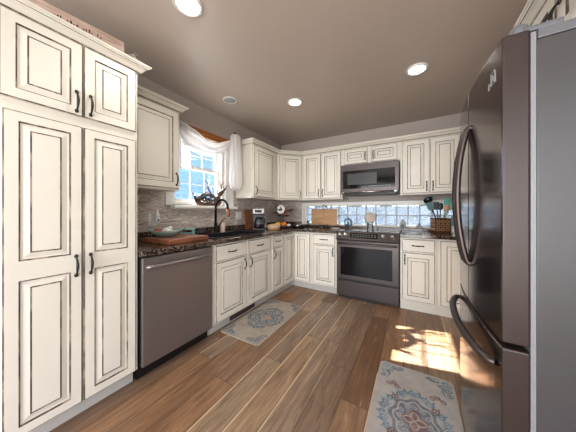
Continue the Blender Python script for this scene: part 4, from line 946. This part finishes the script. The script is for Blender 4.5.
# ------------------------------------------------------------------ rugs with woven scroll pattern
def rug(name, label, cx, cy, w, l, mats, seed):
    """flat mat; the woven medallion, scrolls and corner motifs are inlaid strips of its own mesh"""
    base, ca, cb_, cc = mats; b = MB(); r = 0.035; T = 0.008
    out = []
    for (sx_, sy_, a0) in ((1, 1, 0), (-1, 1, 90), (-1, -1, 180), (1, -1, 270)):
        for k in range(7):
            a = math.radians(a0 + 15 * k); out.append((sx_ * (w / 2 - r) + r * math.cos(a), sy_ * (l / 2 - r) + r * math.sin(a)))
    b.prism(out, 0.0, T, base)
    lev = [T]
    def strip(pts, wd, m):
        lev[0] += 0.000012; z = lev[0] + 0.0003
        n = len(pts); L_, R_ = [], []
        for k in range(n):
            p = Vector(pts[k][:2]); d = (Vector(pts[min(k + 1, n - 1)][:2]) - Vector(pts[max(k - 1, 0)][:2]))
            if d.length < 1e-6: d = Vector((1, 0))
            d.normalize(); q = Vector((-d.y, d.x)); ww = wd * (0.35 + 0.65 * math.sin(PI * min(1, max(0, k / (n - 1)))) ** 0.6)
            L_.append((p.x + q.x * ww / 2, p.y + q.y * ww / 2, z)); R_.append((p.x - q.x * ww / 2, p.y - q.y * ww / 2, z))
        i = b.mi(m); vl = [b.bm.verts.new(p) for p in L_]; vr = [b.bm.verts.new(p) for p in R_]
        for k in range(n - 1): b.bm.faces.new((vl[k], vr[k], vr[k + 1], vl[k + 1])).material_index = i
    def spiral(x, y, r0, a0, sgn, turns=1.4):
        return [(x + r0 * (1 - 0.85 * t) * math.cos(a0 + sgn * 2 * PI * turns * t), y + r0 * (1 - 0.85 * t) * math.sin(a0 + sgn * 2 * PI * turns * t)) for t in [k / 22 for k in range(23)]]
    def blob(x, y, rx, ry, m, lob=0, amp=0.1, ph=0.0):
        lev[0] += 0.000012; z = lev[0] + 0.0003
        vs = [b.bm.verts.new((x + rx * math.cos(a) * (1 + amp * math.cos(lob * a + ph)), y + ry * math.sin(a) * (1 + amp * math.cos(lob * a + ph)), z)) for a in [2 * PI * k / 60 for k in range(60)]]
        b.bm.faces.new(vs).material_index = b.mi(m)
    sw = w / 0.46
    # medallion
    blob(0, 0, 0.128 * sw, 0.155 * sw, cb_, 8, 0.08); blob(0, 0, 0.108 * sw, 0.132 * sw, base, 8, 0.08); blob(0, 0, 0.098 * sw, 0.120 * sw, cb_, 8, 0.10); blob(0, 0, 0.060 * sw, 0.070 * sw, cc, 4, 0.16); 
    for k in range(4):
        a = PI / 2 * k; strip([(0.006 * sw * math.cos(a), 0.006 * sw * math.sin(a))] + [((0.045 * math.sin(PI * t) * sw * 0.45) * -math.sin(a) + 0.06 * t * sw * math.cos(a), (0.045 * math.sin(PI * t) * sw * 0.45) * math.cos(a) + 0.06 * t * sw * math.sin(a)) for t in [q / 10 for q in range(11)]], 0.008 * sw, base)
        strip([((-0.045 * math.sin(PI * t) * sw * 0.45) * -math.sin(a) + 0.06 * t * sw * math.cos(a), (-0.045 * math.sin(PI * t) * sw * 0.45) * math.cos(a) + 0.06 * t * sw * math.sin(a)) for t in [q / 10 for q in range(11)]], 0.008 * sw, base)
    for k in range(12):
        a = 2 * PI * k / 12; x_, y_ = 0.080 * sw * math.cos(a), 0.098 * sw * math.sin(a); strip(spiral(x_, y_, 0.017 * sw, a, 1 if k % 2 else -1), 0.006 * sw, base)
    for k in range(28):
        a = 2 * PI * (k + 0.5) / 28; rr = 1.0 + 0.12 * abs(math.cos(2 * a)); x_, y_ = 0.148 * sw * rr * math.cos(a), 0.180 * sw * rr * math.sin(a)
        m = cc if (k % 7 == 3) else ca
        strip(spiral(x_, y_, 0.026 * sw, a + PI, 1 if k % 2 else -1), 0.012 * sw, m)
        x2, y2 = 0.182 * sw * rr * math.cos(a), 0.222 * sw * rr * math.sin(a)
        strip([(x_, y_), ((x_ + x2) / 2 + 0.008 * math.sin(a), (y_ + y2) / 2), (x2, y2)], 0.013 * sw, m)
    for sx_ in (-1, 1):
        for sy_ in (-1, 1):
            # corner motifs and the red-brown scroll sprays between
            X, Y = sx_ * (w / 2 - 0.045), sy_ * (l / 2 - 0.05)
            for q, (dx, dy, rr) in enumerate(((0, 0, 0.030), (-0.055, 0.005, 0.024), (0.0, -0.06, 0.026), (-0.032, -0.036, 0.020), (0.012, -0.105, 0.018), (-0.098, 0.012, 0.017))):
                strip(spiral(X + sx_ * dx, Y + sy_ * dy, rr * sw, 0.8 * q, sx_ * sy_ * (1 if q % 2 else -1)), 0.009 * sw, ca if q < 4 else cb_)
            strip([(X - sx_ * 0.01, Y - sy_ * 0.03), (X - sx_ * 0.03, Y - sy_ * 0.075), (X - sx_ * 0.012, Y - sy_ * 0.13)], 0.012 * sw, ca)
            strip([(X - sx_ * 0.03, Y), (X - sx_ * 0.08, Y - sy_ * 0.012), (X - sx_ * 0.125, Y + sy_ * 0.008)], 0.012 * sw, cb_)
            x_, y_ = sx_ * 0.125 * sw, sy_ * 0.225 * sw
            for q in range(3): strip(spiral(x_ + sx_ * 0.026 * (q - 1), y_ + sy_ * 0.02 * (1 - abs(q - 1)), 0.020 * sw, q * 2.0, sx_ * sy_), 0.008 * sw, cc)
    return tag(b.build(name, None, 0, (cx, cy, 0.0005)), label, 'rug', 'kitchen rugs')
g1 = m_rug('grey_rug_pile', 'aaa49f', '96918c', '827d78'); g2 = m_rug('beige_rug_pile', 'a79a88', '918a80', '7b746b')
rug('kitchen_rug', 'pale grey rug with blue scroll medallion in front of the refrigerator', 2.250, -2.185, 0.46, 0.90, (g1, m_motif('teal_motif', '5a6f7b', '758993'), m_motif('slate_motif', '5a6069', '747a81'), m_motif('russet_motif', '6b524e', '806a64')), 1)
rug('kitchen_rug', 'beige rug with slate blue medallion along the sink cabinet', 0.825, -1.640, 0.485, 0.90, (g2, m_motif('denim_motif', '4a5561', '69717a'), m_motif('dusk_motif', '4c5763', '687079'), m_motif('rust_motif', '857066', '978578')), 2)
